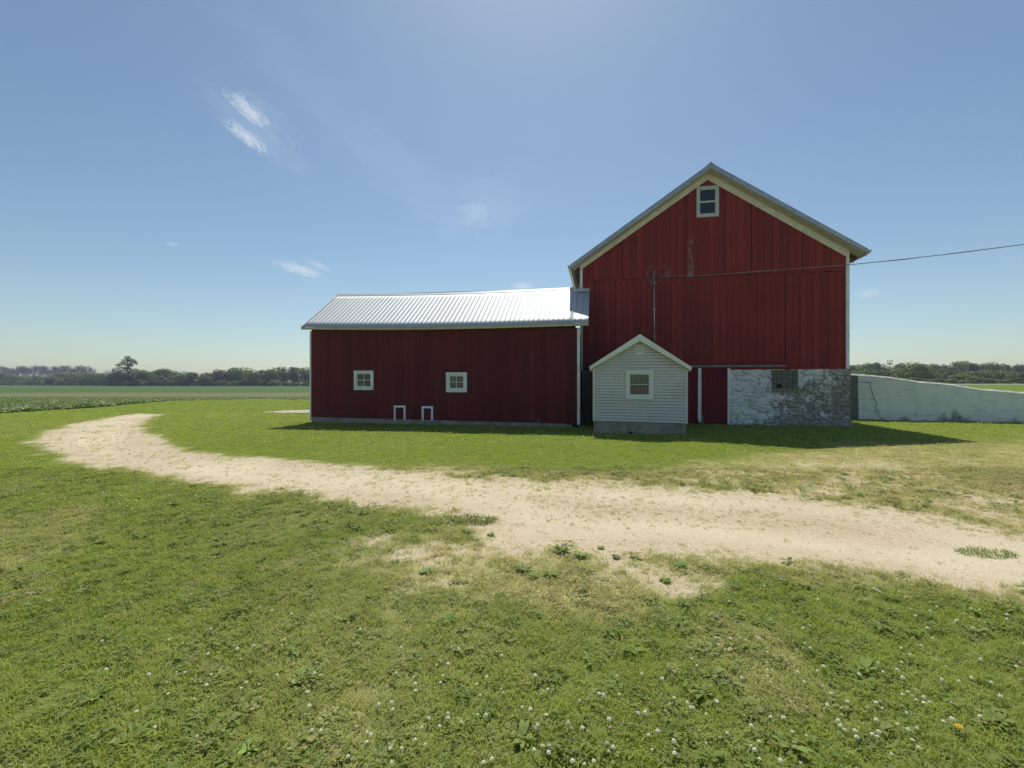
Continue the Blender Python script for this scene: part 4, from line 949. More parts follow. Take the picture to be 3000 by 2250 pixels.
# pebbles on the worn patch and drive edge
PEB = M_plain('pebble_stone', (.60, .50, .36), .9, var=.35, nscale=30); PEB2 = M_plain('pale_pebble_stone', (.74, .66, .52), .9, var=.3, nscale=30)
def peb(name, m):
    V = []; 
    for i in range(6):
        for j in range(5):
            t = 2 * math.pi * i / 6; p = math.pi * j / 4; V.append((math.sin(p) * math.cos(t) * random.uniform(.8, 1.2), math.sin(p) * math.sin(t) * random.uniform(.6, 1), math.cos(p) * .55))
    return npmesh(name, V, [((i) * 5 + j, ((i + 1) % 6) * 5 + j, ((i + 1) % 6) * 5 + j + 1, i * 5 + j + 1) for i in range(6) for j in range(4)], m, link=False, smooth=True)
pcol = srccol('pebble_sources', [peb('pebble_a', PEB), peb('pebble_b', PEB2)])
xg = band(2.5, 9.5, lambda y: 420 if y < 6.5 else 200); cv_, dr_, cr_, tn_, g_, s_ = fields(xg[:, 0], xg[:, 1]); sel = RNG.random(len(xg)) < (1 - cv_) * np.where(g_ < 0, .55, 1); xg = xg[sel]; n = len(xg)
tag(scatter('gravel_pebbles', np.stack([xg[:, 0], xg[:, 1], height(xg[:, 0], xg[:, 1]) - .02 * (1 - cv_[sel]) + .001], -1), RNG.uniform(0, 6, (n, 3)) * [.1, .1, 1], np.clip(RNG.lognormal(-5.45, .35, n), .002, .009), RNG.integers(0, 2, n), RNG.random(n), RNG.random(n), pcol), 'loose pebbles lying on the bare patch and the near edge of the drive', 'gravel', kind='stuff')
# crop plants
SOY = M_leaf('bean_leaves', (.06, .13, .035), (.13, .23, .07), trans=.3, spec=.4, typ='INSTANCER', objvar=.3)
def soy(name, n, R, H_, s0_):
    V = []; Fs = []
    for i in range(n):
        a = random.uniform(0, 6.28); r = R * math.sqrt(random.random()); h = H_ * random.uniform(.35, 1) * (1 - .3 * r / R); s = s0_ * random.uniform(.6, 1.2)
        c = Vector((r * math.cos(a), r * math.sin(a), h)); q = Matrix.Rotation(random.uniform(0, 6.28), 3, 'Z') @ Matrix.Rotation(random.uniform(-.9, .9), 3, 'X') @ Matrix.Rotation(random.uniform(-.5, .5), 3, 'Y')
        o = len(V); V += [tuple(c + q @ Vector(p)) for p in ((-s, 0, 0), (-s * .2, -s * .6, s * .1), (s, 0, 0), (-s * .2, s * .6, s * .1))]; Fs.append((o, o + 1, o + 2, o + 3))
    return npmesh(name, V, Fs, SOY, link=False)
scol = srccol('bean_sources', [soy('bean_plant_a', 46, .32, .26, .06), soy('bean_plant_b', 40, .34, .31, .065), soy('bean_plant_c', 20, .25, .25, .05)])
xg = np.stack([RNG.uniform(-75, -4, 60000), RNG.uniform(17, 50, 60000)], -1); cv_, dr_, cr_, tn_, g_, s_ = fields(xg[:, 0], xg[:, 1])
inv = (np.abs(xg[:, 0]) < 1.4 * xg[:, 1] + 3); big = sstep(-18, -26, xg[:, 0]) * (1 - sstep(34, 46, xg[:, 1]))
sel = (cr_ > .6) & inv & (RNG.random(len(xg)) < .35 + .4 * big) & ~inbuild(xg[:, 0], xg[:, 1]); xg = xg[sel]; big = big[sel]; n = len(xg); print('beans', n)
tag(scatter('bean_crop', np.concatenate([xg, np.zeros((n, 1))], 1), np.stack([np.zeros(n), np.zeros(n), RNG.uniform(0, 6, n)], -1), RNG.uniform(.75, 1.15, n) * (.45 + .6 * big), np.where(big > .5, RNG.integers(0, 2, n), RNG.integers(0, 3, n)), RNG.uniform(0, 1, n), RNG.random(n) ** 6, scol), 'leafy green bean plants along the near edge of the crop field', 'crop', kind='stuff')

# small leafy weeds mixed through the near turf
def leafy(name, n, R, L_, wd_l):
    V = []; Fs = []
    for i in range(n):
        a = random.uniform(0, 6.28); r = R * random.random(); l = L_ * random.uniform(.5, 1.1); w = wd_l * random.uniform(.7, 1.2); el = random.uniform(.05, .7); x, y = r * math.cos(a), r * math.sin(a); a += random.uniform(-.8, .8); ca, sa = math.cos(a), math.sin(a); o = len(V)
        for s_, ww, zz in ((0, .1, 0), (.45, 1, .5), (.8, .7, .7), (1, .08, .62)):
            for e in (-1, 1): V.append((x + ca * l * s_ - sa * w * ww * e / 2, y + sa * l * s_ + ca * w * ww * e / 2, .012 + l * zz * el + .004))
        Fs += [(o, o + 1, o + 3, o + 2), (o + 2, o + 3, o + 5, o + 4), (o + 4, o + 5, o + 7, o + 6)]
    return npmesh(name, V, Fs, CLOV, link=False)
lcol = srccol('leafy_sources', [leafy('leafy_a', 12, .03, .055, .022), leafy('leafy_b', 18, .05, .045, .012), leafy('leafy_c', 9, .02, .07, .030)])
P = band(1.6, 8, lambda y: 26); cv_, dr_, cr_, tn_, g_, s_ = fields(P[:, 0], P[:, 1]); cn = fbm(P[:, 0] * .8, P[:, 1] * .8, 191, 3); sel = (cv_ > .35) & (RNG.random(len(P)) < sstep(.42, .62, cn) * .9 + .06); P = P[sel]; n = len(P)
tag(scatter('small_lawn_weeds', np.concatenate([P, np.zeros((n, 1))], 1), RNG.uniform(-.2, .2, (n, 3)) + np.stack([np.zeros(n), np.zeros(n), RNG.uniform(0, 6, n)], -1), RNG.uniform(.5, 1.25, n), RNG.integers(0, 3, n), RNG.random(n), RNG.random(n) * .12, lcol), 'low leafy weeds mixed through the near turf', 'weeds', kind='stuff')
# ================================================================== SINGLE WEEDS AND FLOWERS
WEED = M_leaf('broad_weed_leaves', (.15, .22, .035), (.26, .34, .065), trans=.3, spec=.3, objvar=.3)
def rosette(name, n, L_, wd, up, curl=.4):
    V = []; Fs = []; T = []
    for i in range(n):
        a = 2 * math.pi * i / n * 1.9 + random.uniform(-.3, .3); l = L_ * random.uniform(.6, 1.1); w = wd * random.uniform(.75, 1.15); u_ = up * random.uniform(.5, 1.3); tw = random.uniform(-.4, .4)
        ca, sa = math.cos(a), math.sin(a); o = len(V); K_ = 6; t_ = random.random()
        for q in range(K_ + 1):
            s = q / K_; r = .01 + l * s * (1 - .18 * s); z = .01 + u_ * l * (s - curl * 1.2 * s * s) + .01
            ww_ = w * (.12 + math.sin(min(1, s * 1.05) * math.pi) ** .8 * .95) * (1 + .15 * math.sin(s * 19 + i)); 
            for e, zz in ((-1, .25), (0, -.0), (1, .25)):
                V.append((ca * r - sa * ww_ * e / 2, sa * r + ca * ww_ * e / 2, z + zz * ww_ * .45 + e * tw * ww_ * .3)); 
        for q in range(K_):
            for e in (0, 1): b_ = o + q * 3 + e; Fs.append((b_, b_ + 3, b_ + 4, b_ + 1)); T.append(t_)
    return npmesh(name, V, Fs, WEED, fattrs={'tint': T}, link=False, smooth=True)
wm = {'r': [rosette('broadleaf_weed', 15, .12, .05, .38), rosette('broadleaf_weed', 19, .10, .042, .28, .3)], 'd': [rosette('broadleaf_weed', 34, .11, .024, .42, .25)], 'b': [rosette('broadleaf_weed', 24, .15, .055, .5)]}
wd_ = [(389, 2170, 'b', 1.1, 'largest bright green broad-leaved weed, upright, near the lower left of the lawn'), (104, 2039, 'r', 1.0, 0), (280, 2044, 'b', 1.0, 0), (560, 1899, 'r', 1.0, 0), (696, 1786, 'r', .9, 0), (895, 1992, 'b', 1.15, 0),
       (741, 2195, 'b', .9, 0), (199, 2229, 'r', 1, 0), (936, 1849, 'r', 1, 0), (872, 2202, 'd', 1, 0), (50, 2179, 'r', 1, 0), (597, 2098, 'd', 1.2, 0), (624, 2016, 'r', 1, 0), (407, 1917, 'r', .9, 0), (1246, 1676, 'd', 1.25, 0),
       (1646, 1617, 'd', 1.9, 0), (1700, 1631, 'd', 1.5, 0), (1760, 1602, 'd', .9, 0), (1533, 1672, 'd', 1.7, 0), (1610, 1688, 'd', 1.5, 0), (1710, 1740, 'r', 1.3, 0), (1316, 1821, 'd', 1.2, 0), (1353, 1848, 'r', .9, 0), (1158, 1645, 'd', 1, 0), (1466, 1748, 'd', 1, 0),
       (1913, 1771, 'd', 1, 0), (1805, 1631, 'd', 1, 0), (1995, 1658, 'd', 1.3, 0), (1949, 1699, 'r', 1.3, 0), (1217, 1584, 'd', .9, 0), (1438, 1565, 'd', 1, 0), (1566, 1690, 'd', 1.2, 0), (480, 2120, 'd', .9, 0), (330, 1960, 'r', .8, 0), (1780, 1860, 'd', .9, 0), (2310, 1770, 'd', .9, 0)]
wd_.sort(key=lambda t: t[0]); ordn = ['first', 'second', 'third', 'fourth', 'fifth', 'sixth', 'seventh', 'eighth', 'ninth', 'tenth', 'eleventh', 'twelfth', 'thirteenth', 'fourteenth', 'fifteenth', 'sixteenth', 'seventeenth', 'eighteenth', 'nineteenth', 'twentieth', 'twenty-first', 'twenty-second', 'twenty-third', 'twenty-fourth', 'twenty-fifth', 'twenty-sixth', 'twenty-seventh', 'twenty-eighth', 'twenty-ninth', 'thirtieth', 'thirty-first', 'thirty-second', 'thirty-third', 'thirty-fourth', 'thirty-fifth', 'thirty-sixth', 'thirty-seventh', 'thirty-eighth', 'thirty-ninth', 'fortieth']
desc = {'r': 'flat broad-leaved weed rosette', 'b': 'large pale-leaved upright weed', 'd': 'dark narrow-leaved weed clump'}
for i, (px, py, kd, s_, lb) in enumerate(wd_):
    o = random.choice(wm[kd]).copy(); COL.objects.link(o); x, y = gp(px, py); o.location = (x, y, float(height(np.array([x]), np.array([y]))[0]) - .008 - .02 * (1 - fields([x], [y])[0][0])); s_ *= {'r': .48, 'b': .55, 'd': .5}[kd]; o.scale = (s_, s_, s_ * random.uniform(.9, 1.2)); o.rotation_euler = (random.uniform(-.1, .1), random.uniform(-.1, .1), random.uniform(0, 6))
    tag(o, lb or f'{desc[kd]} in the foreground grass, {ordn[i]} weed from the left edge', 'weed', 'broad-leaved weeds in the foreground lawn')
# grass clumps in the drive
gcm = blade_mesh('grass_clump', 420, .22, .025, .06, .005, 1.1, M_leaf('clump_blades', (.15, .20, .04), (.26, .31, .08), trans=.45))
gcm.data.attributes.new('tint', 'FLOAT', 'FACE').data.foreach_set('value', [random.random() for _ in gcm.data.polygons])
for px, py, s_, lb in ((1375, 1520, 1.3, 'low yellowish-green grass clump at the near edge of the drive, left of centre'), (2890, 1616, 1.0, 'isolated green grass clump growing in the gravel near the right edge'), (1380, 1528, 1.0, 'small grass clump beside a bigger one at the drive edge, left of centre')):
    o = gcm.copy(); o.data = gcm.data; COL.objects.link(o); x, y = gp(px, py); o.location = (x, y, -.015); o.scale = (s_ * 1.2, s_ * .6, s_ * .75); tag(o, lb, 'grass clump')
# white clover heads
def M_clv(name, c1, c2):
    m, nt, b = mat(name); k = N(nt); sp2 = k.n('ShaderNodeSeparateXYZ'); tc_ = k.n('ShaderNodeTexCoord'); k.l(tc_.outputs['Object'], sp2.inputs[0])
    c = k.mix(k.ramp(sp2.outputs[2], .044, .060), c2, c1); c = k.mix(k.ramp(sp2.outputs[2], .040, .043), (.08, .14, .03), c); k.l(c, b.inputs['Base Color']); b.inputs['Roughness'].default_value = .8
    return m
def flower(name, m, R=.0095):
    b = MB(); b.tube([(0, 0, 0), (.004, 0, .025), (0, 0, .043)], .0012, 4)
    for i in range(34):
        z = 1 - 1.7 * i / 33; a = i * 2.4; r = math.sqrt(max(0, 1 - z * z)); d = Vector((r * math.cos(a), r * math.sin(a), z)); c = Vector((0, 0, .052)); s = Vector((-math.sin(a), math.cos(a), 0)) * .0022; p = c + d * R * random.uniform(.85, 1.2) + Vector((0, 0, .002)); q = c + d * R * .35; t = d.cross(s).normalized() * .0018
        b.add([q, p + s, p + t, p - s, p - t], [(0, 1, 2), (0, 2, 3), (0, 3, 4), (0, 4, 1), (1, 4, 3, 2)])
    o = b.build(name, m); COL.objects.unlink(o); return o
fl1 = flower('clover_flower', M_clv('clover_petals', (.95, .93, .72), (.60, .64, .34))); fl2 = flower('clover_flower', M_clv('fading_clover_petals', (.75, .60, .42), (.45, .34, .20)), .0085)
cl = [(1500, 2150, 1.0), (2600, 2050, 1.3), (2750, 1850, 1.2), (2200, 1950, .8), (2050, 2120, 1.2), (1850, 2080, 1), (1250, 1950, 1.0), (1290, 2050, .8), (1200, 2180, .6), (650, 1970, .8), (550, 1860, .35), (900, 1830, .4), (2320, 1720, .5), (2750, 1760, .5), (2900, 2000, .9), (430, 2090, .3), (2450, 1980, .6), (850, 2020, .5), (1050, 2230, .5), (1650, 2200, .8), (2300, 2180, .7), (2640, 2200, .6)]
wts = np.array([c[2] for c in cl]); nfl = 0; used_p = []
while nfl < 285:
    c = cl[RNG.choice(len(cl), p=wts / wts.sum())]; px = c[0] + RNG.normal(0, 150); py = c[1] + RNG.normal(0, 62)
    if not (-60 < px < 3060 and 1690 < py < 2290): continue
    x, y = gp(px, py); cc = fields([x], [y])
    if cc[0][0] < .8 or cc[4][0] < .3: continue
    o = (fl1 if RNG.random() < .86 else fl2).copy(); COL.objects.link(o); s_ = RNG.uniform(.6, 1.0); o.location = (x, y, 0); o.scale = (s_, s_, s_ * RNG.uniform(.75, 1.1)); o.rotation_euler = (RNG.normal(0, .25), RNG.normal(0, .25), RNG.uniform(0, 6))
    fresh = o.data is fl1.data
    tag(o, 'round white clover flower among many in the foreground lawn' if fresh else 'brownish fading clover flower in the foreground lawn', 'clover flower', 'fresh clover flowers in the foreground lawn' if fresh else 'fading clover flowers in the foreground lawn'); nfl += 1
# clover flowers farther off: too many to count
P = band(5.5, 17, lambda y: 9); cv_, dr_, cr_, tn_, g_, s_ = fields(P[:, 0], P[:, 1]); cn = fbm(P[:, 0] * .35, P[:, 1] * .6, 171, 3)
sel = (cv_ > .85) & (RNG.random(len(P)) < sstep(.42, .62, cn)) & ~inbuild(P[:, 0], P[:, 1]) & (cr_ < .2); P = P[sel]; n = len(P); print('far clover', n)
tag(scatter('distant_clover', np.concatenate([P, np.full((n, 1), -.004)], 1), RNG.uniform(-.25, .25, (n, 3)), RNG.uniform(.7, 1.2, n), np.zeros(n, int), RNG.random(n), RNG.random(n), srccol('clover_source', [fl1.copy()])), 'white clover flecks scattered over the middle lawn', 'clover', kind='stuff')
# the orange bloom, lower right
b = MB(); 
for i in range(26):
    a = i * 2.4; r = .004 + .009 * math.sqrt(i / 26); c, s = math.cos(a), math.sin(a)
    b.add([(c * .002, s * .002, .055), (c * r - s * .003, s * r + c * .003, .060), (c * (r + .006), s * (r + .006), .062 - .0003 * i), (c * r + s * .003, s * r - c * .003, .060)], [(0, 1, 2, 3)])
x, y = gp(2810, 2165); e = empty('hawkweed_flower', (x, y, .0)); tag(e, 'single orange-yellow dandelion-like flower in the grass at the lower right', 'flower')
b.build('bloom', M_plain('orange_petals', (.80, .50, .03), .7, bump=0), e); b = MB(); b.tube([(0, 0, 0), (.003, 0, .03), (0, 0, .055)], .0015, 5); b.build('stem', GRASS, e)

# ================================================================== TREES
LEAFM = M_leaf('broadleaf_foliage', (.065, .105, .024), (.20, .26, .055), trans=.36, objvar=.25)
LEAFY = M_leaf('yellow_green_foliage', (.09, .13, .025), (.20, .25, .05), trans=.35, objvar=.15)
LEAFD = M_leaf('dark_foliage', (.03, .06, .02), (.10, .15, .04), trans=.25, objvar=.2)
BARK = M_plain('bark', (.12, .10, .08), .95, var=.3); GBARK = M_plain('grey_dead_bark', (.15, .135, .13), .95, var=.25, nscale=1)
def crown(lobes, n, s0_, shell=.7, seed=0):
    rg = np.random.default_rng(seed); w_ = np.array([l[3] * l[4] * l[5] for l in lobes]) ** .67; ch_ = rg.choice(len(lobes), n, p=w_ / w_.sum()); Lb = np.array(lobes)[ch_]
    d = rg.normal(size=(n, 3)); d /= np.linalg.norm(d, axis=1)[:, None]; r = shell + (1 - shell) * rg.random(n) ** .5; r *= 1 + .10 * rg.normal(size=n)
    c = Lb[:, :3] + d * r[:, None] * Lb[:, 3:6]
    nrm = d * 1.3 + rg.normal(size=(n, 3)) * .75 + [0, 0, .35]; nrm /= np.linalg.norm(nrm, axis=1)[:, None]
    t = np.cross(nrm, rg.normal(size=(n, 3))); t /= np.linalg.norm(t, axis=1)[:, None]; b_ = np.cross(nrm, t); s = s0_ * rg.uniform(.5, 1.35, n)[:, None]
    V = np.stack([c - t * s, c - b_ * s * .7, c + t * s * .9, c + b_ * s * .8], 1).reshape(-1, 3); Fq_ = np.arange(4 * n).reshape(n, 4)
    tint = np.clip(.5 + .35 * (rg.random(len(lobes))[ch_] - .5) * 2 + rg.normal(0, .25, n), 0, 1)
    keep = V.reshape(n, 4, 3)[:, :, 2].min(1) > .02
    return V, Fq_[keep], tint[keep]
def lobeset(Wd, Ht, base, nl, seed, flat=.75, droop=0):
    rg = random.Random(seed); L_ = []
    for i in range(nl):
        a = rg.uniform(0, 6.28); hz = rg.uniform(0, 1); z = base + (Ht - base) * (.12 + .78 * hz); rr = (Wd / 2) * math.sqrt(max(.05, 1 - ((hz - .35) / .72) ** 2)) ; r = rr * rg.uniform(.25, .72); s = Wd * rg.uniform(.13, .25)
        L_.append((r * math.cos(a), r * math.sin(a), min(z, Ht - s * flat * .9), s, s, s * flat))
    L_.append((0, 0, base + (Ht - base) * .5, Wd * .25, Wd * .25, (Ht - base) * .33)); return L_
def treeproto(name, Wd, Ht, base, nl, nleaf, s0_, m, seed, flat=.75):
    lb = lobeset(Wd, Ht, base, nl, seed, flat); V, Fq_, T = crown(lb, nleaf, s0_, seed=seed)
    e = empty(name, (0, 0, 0)); npmesh('crown', V, Fq_, m, fattrs={'tint': T}, parent=e)
    b = MB(); r = Ht * .022; b.tube([(0, 0, -.4), (.02 * Ht, 0, Ht * .35), (0, .01 * Ht, Ht * .75)], [r * 1.3, r, r * .3], 7)
    for l in random.Random(seed).sample(lb, min(7, len(lb))): b.tube([(0.01 * Ht, 0, max(.3, l[2] * .45)), (l[0] * .5, l[1] * .5, l[2] * .72), (l[0], l[1], l[2])], [r * .5, r * .35, r * .12], 5)
    b.build('trunk', BARK, e); return e
protos = {}
def getp(kind, v):
    key = (kind, v)
    if key not in protos:
        sd__ = 100 + v * 7 + {'round': 1, 'bushy': 2, 'yellow': 3, 'dark': 4, 'shrub': 5}[kind]
        protos[key] = {'round': lambda: treeproto('round_tree', 10, 10, .1, 20, 3400, .30, LEAFM, sd__), 'bushy': lambda: treeproto('bushy_tree', 8, 10, .0, 17, 3000, .30, LEAFM, sd__, .9),
                       'yellow': lambda: treeproto('pale_tree', 12, 10, .1, 22, 3600, .32, LEAFY, sd__, .6), 'dark': lambda: treeproto('dark_tree', 7, 10, .0, 18, 3000, .28, LEAFD, sd__, 1.0), 'shrub': lambda: treeproto('shrub', 11, 10, -.5, 18, 2600, .36, LEAFM, sd__, .8)}[kind](); return protos[key], True
    return protos[key], False
def plant(kind, px, top, y, wpx_, lab, cat, grp, gz=0.0):
    e, first = getp(kind, random.randrange(3 if kind != 'dark' else 2)); o = e if first else copy_tree(e)
    X = (px - CX) / F * y; hgt = H + (HY - top) / F * y - gz; wid = wpx_ / F * y; w0 = {'round': 10, 'bushy': 8, 'yellow': 12, 'dark': 7, 'shrub': 11}[kind]
    o.location = (X, y, gz - .05); o.scale = (wid / w0, wid / w0 * random.uniform(.85, 1.15), hgt / 10); o.rotation_euler = (0, 0, random.uniform(0, 6.28)); tag(o, lab, cat, grp); return o
# left hedgerow
hr = [(478, 1079, 84, 'round'), (504, 1083, 50, 'round'), (546, 1087, 52, 'bushy'), (566, 1091, 34, 'dark'), (600, 1083, 56, 'bushy'), (636, 1084, 46, 'dark'), (641, 1080, 40, 'bushy'), (665, 1083, 48, 'round'), (684, 1084, 46, 'bushy'), (703, 1075, 84, 'round'), (742, 1083, 54, 'round'), (771, 1084, 44, 'dark'), (790, 1072, 52, 'bushy'), (826, 1073, 60, 'bushy'), (862, 1075, 44, 'dark'), (893, 1074, 52, 'bushy'), (926, 1078, 50, 'round'), (965, 1075, 60, 'bushy'),
      (440, 1089, 42, 'bushy'), (415, 1082, 54, 'round'), (385, 1092, 50, 'dark'), (345, 1090, 56, 'dark')]
hr.sort(); 
for i, (px, tp, w_, kd) in enumerate(hr):
    desc_ = {'round': 'broad rounded green tree', 'bushy': 'bushy upright green tree', 'dark': 'narrow dark green tree'}[kd]
    plant(kd, px, tp, 236 + random.uniform(-9, 9), w_ * 1.12, f'{desc_} in the far hedgerow, {ordn[i]} from the left', 'tree', 'trees of the hedgerow beyond the field')
hz = [(8, 1089, 50), (45, 1097, 48), (75, 1100, 40), (112, 1099, 52), (150, 1101, 46), (170, 1091, 52), (196, 1089, 64), (228, 1092, 50), (252, 1090, 46), (282, 1092, 50), (312, 1093, 48), (135, 1108, 46), (205, 1106, 60), (-30, 1092, 60), (-70, 1096, 60)]
hz.sort()
for i, (px, tp, w_) in enumerate(hz):
    plant(['yellow', 'round', 'shrub'][i % 3], px, tp, 330 - .22 * px + random.uniform(-12, 12), w_ * 1.2, f'hazy {["yellowish spreading", "rounded green", "low bushy"][i % 3]} tree below the bare wood, {ordn[i]} from the left', 'tree', 'hazy green trees in front of the bare wood')
# low dark hedge foot
for i in range(34):
    px = -60 + i * 31; y = (228 if px > 340 else 318 - .2 * px) + random.uniform(-2, 2); tp = 1114 + random.uniform(-3, 2)
    plant('shrub', px, tp, y, 46, f'low dark shrub under the far tree row, {ordn[i]} from the left', 'shrub', 'shrubs under the far tree row')
# the tall tree
lbs = [(-.9, 0, 12.6, 1.7, 1.6, 1.1), (1.0, 0, 13.4, 1.7, 1.6, 1.0), (.2, 0, 14.6, 1.3, 1.2, .8), (2.6, 0, 12.4, 1.7, 1.3, 1.2), (3.9, .3, 11.6, 1.1, 1, .8), (-2.6, 0, 11.2, 1.3, 1.2, .8), (-4.2, .3, 10.6, 1.2, 1, .55), (-.4, 1, 11, 2.0, 1.6, .9), (2.2, -1, 10.4, 1.6, 1.2, .8), (-3.3, 0, 9.3, 1.4, 1.2, .6), (0, 0, 9, 2, 1.6, .8), (-5, .5, 7.6, 2.2, 2, 1.6), (3.2, 0, 7, 3, 2, 1.8), (0, 0, 6.4, 3.4, 3, 2.4), (-3.8, 0, 4.5, 3.2, 3, 2.8), (2.5, 0, 4, 3.2, 3, 2.8)]
lbs = [(l[0] * 1.15, l[1], l[2] * 1.0 + .3, l[3] * .95, l[4], l[5]) for l in lbs]
V, Fq_, T = crown(lbs, 4600, .26, seed=77); X = (372 - CX) / F * 232
tt = empty('tall_tree', (X, 232, 0)); tag(tt, 'tall dark ragged-topped tree rising above the hedgerow at the far left', 'tree'); npmesh('crown', V, Fq_, LEAFD, fattrs={'tint': T}, parent=tt)
b = MB(); b.tube([(0, 0, -.3), (.3, 0, 5), (.2, 0, 10), (.4, 0, 14)], [.35, .28, .2, .06], 7)
for l in lbs[:11]: b.tube([(.2, 0, l[2] - 2.5), (l[0] * .6, l[1], l[2] - .9), (l[0], l[1], l[2])], [.14, .1, .04], 5)
b.build('trunk', BARK, tt)
# bare wood
def bare(seed):
    rg = random.Random(seed); b = MB(); Ht = 10
    def br(p, d, l, r, dep):
        q = p + d * l; b.tube([p, p.lerp(q, .5) + Vector((rg.uniform(-.05, .05), rg.uniform(-.05, .05), 0)) * l, q], [r, r * .8, r * .6], 4 if dep < 2 else 3)
        if dep >= 4: return
        for _ in range(4 if dep < 3 else 4):
            nd = (d + Vector((rg.uniform(-.75, .75), rg.uniform(-.75, .75), rg.uniform(-.05, .6)))).normalized(); br(p.lerp(q, rg.uniform(.55, 1)), nd, l * rg.uniform(.55, .8), max(r * .55, .016), dep + 1)
    br(Vector((0, 0, -.2)), Vector((rg.uniform(-.05, .05), 0, 1)), 3.6, .13, 0); return b
bp = []
for s_ in (3, 5, 9):
    e = empty('bare_tree', (0, 0, 0)); bare(s_).build('branches', GBARK, e); b = MB(); b.tube([(0, 0, -.5), (0, 0, 1.2)], [.2, .14], 6); b.build('trunk', GBARK, e); bp.append(e)
bt = [(px, 1059 + 3.5 * math.sin(px * .05) + random.uniform(-2.5, 2.5)) for px in range(-60, 262, 6)] + [(268, 1064), (279, 1066), (312, 1073), (326, 1074)]
used = set()
for i, (px, tp) in enumerate(bt):
    y = 395 + random.uniform(-18, 22); k_ = i % 3; e = bp[k_]; o = e if k_ not in used else copy_tree(e); used.add(k_); hgt = H + (HY - tp) / F * y
    o.location = ((px + random.uniform(-3, 3) - CX) / F * y, y, 0); s_ = hgt / 10.2; o.scale = (s_ * .95, s_ * .95, s_); o.rotation_euler = (0, 0, random.uniform(0, 6)); tag(o, 'grey leafless tree in the hazy bare wood at the far left', 'bare tree', 'leafless trees of the far wood')
# right wood
rr_ = [(2470, 1070, 44), (2489, 1067, 40), (2506, 1068, 36), (2527, 1066, 38), (2544, 1063, 36), (2560, 1064, 34), (2574, 1060, 30), (2592, 1069, 34), (2625, 1067, 38), (2645, 1061, 40), (2692, 1061, 40), (2715, 1066, 40), (2739, 1066, 44), (2762, 1065, 40), (2786, 1064, 40), (2808, 1057, 34), (2829, 1056, 30), (2847, 1063, 38), (2868, 1064, 40), (2891, 1063, 40), (2913, 1057, 36), (2936, 1063, 34), (2957, 1069, 38), (2978, 1067, 40), (3000, 1070, 40), (3030, 1066, 50), (3070, 1062, 50), (3115, 1066, 60)]
for i, (px, tp, w_) in enumerate(rr_):
    kd = ['round', 'dark', 'bushy', 'round'][i % 4]; plant(kd, px, tp, 205 + random.uniform(-10, 12), w_ * 1.35, f'{ {"round": "rounded green", "dark": "narrow dark", "bushy": "bushy green"}[kd]} tree in the back row beyond the road, {ordn[i]} from the barn', 'tree', 'back row of the wood at right', 1.2)
fr_ = [(2500, 1085, 50, 'round'), (2540, 1081, 52, 'yellow'), (2575, 1083, 50, 'round'), (2612, 1084, 44, 'dark'), (2675, 1061, 84, 'yellow'), (2715, 1074, 50, 'yellow'), (2735, 1086, 46, 'dark'), (2765, 1078, 44, 'dark'), (2790, 1084, 50, 'dark'), (2815, 1094, 60, 'round'), (2850, 1086, 60, 'round'), (2880, 1092, 50, 'dark'), (2915, 1082, 62, 'yellow'), (2950, 1086, 60, 'bushy'), (2985, 1088, 56, 'dark'), (3020, 1084, 60, 'round'), (3065, 1086, 64, 'yellow'), (3110, 1084, 64, 'round')]
for i, (px, tp, w_, kd) in enumerate(fr_):
    plant(kd, px, tp, 148 + random.uniform(-8, 8), w_ * 1.2, f'{ {"round": "rounded green", "dark": "dark green", "bushy": "bushy green", "yellow": "yellow-green spreading"}[kd]} tree in the front row beyond the road, {ordn[i]} from the barn', 'tree', 'front row of the wood at right', 1.2)
for i in range(18):
    plant('shrub', 2480 + i * 38, 1108 + random.uniform(-4, 3), 126 + random.uniform(-3, 3), 54, f'low shrub behind the distant road, {ordn[i]} from the barn', 'shrub', 'shrubs behind the distant road', 1.25)
plant('bushy', 2875, 1137, 62, 13, 'small sapling in the grass field behind the white wall', 'sapling', None, .72)
# weeds on the bank beside the barn
wb_ = crown([(0, 0, .12, .35, .12, .13), (.35, .1, .10, .3, .12, .1), (-.3, .1, .15, .25, .12, .15)], 420, .035, .2, 5); e = npmesh('bank_weeds', wb_[0], wb_[1], LEAFY, fattrs={'tint': wb_[2]})
x_, y_ = 14.55, 20.05; e.location = (x_, y_, 1.93); tag(e, 'yellow-green weeds on top of the bank where the wall meets the barn', 'weeds')
# road sign
X, Y, Z = at(2623, 1103, 100); sg = empty('road_sign', (X, Y, 1.1)); tag(sg, 'yellow diamond road sign with a black mark seen over the white wall', 'road sign')
def diamond(r, y0, y1): return MB().prism([(-r, 0), (0, -r), (r, 0), (0, r)], y0, y1)
YEL = M_plain('sign_yellow', (.70, .42, .03), .5, bump=0); b = diamond(.62, -.02, 0); b.build('sign_board', YEL, sg, (0, 0, Z - 1.1))
b = MB(); b.prism([(-.08, -.34), (.08, -.34), (.08, -.05), (.3, .12), (.22, .24), (0, .08), (-.22, .24), (-.3, .12), (-.08, -.05)], -.03, -.021); b.build('sign_symbol', BLACK, sg, (0, 0, Z - 1.1))
b = MB(); b.box(-.04, .04, .0, .05, -.2, Z - 1.1 + .5); b.build('post', GALV, sg)
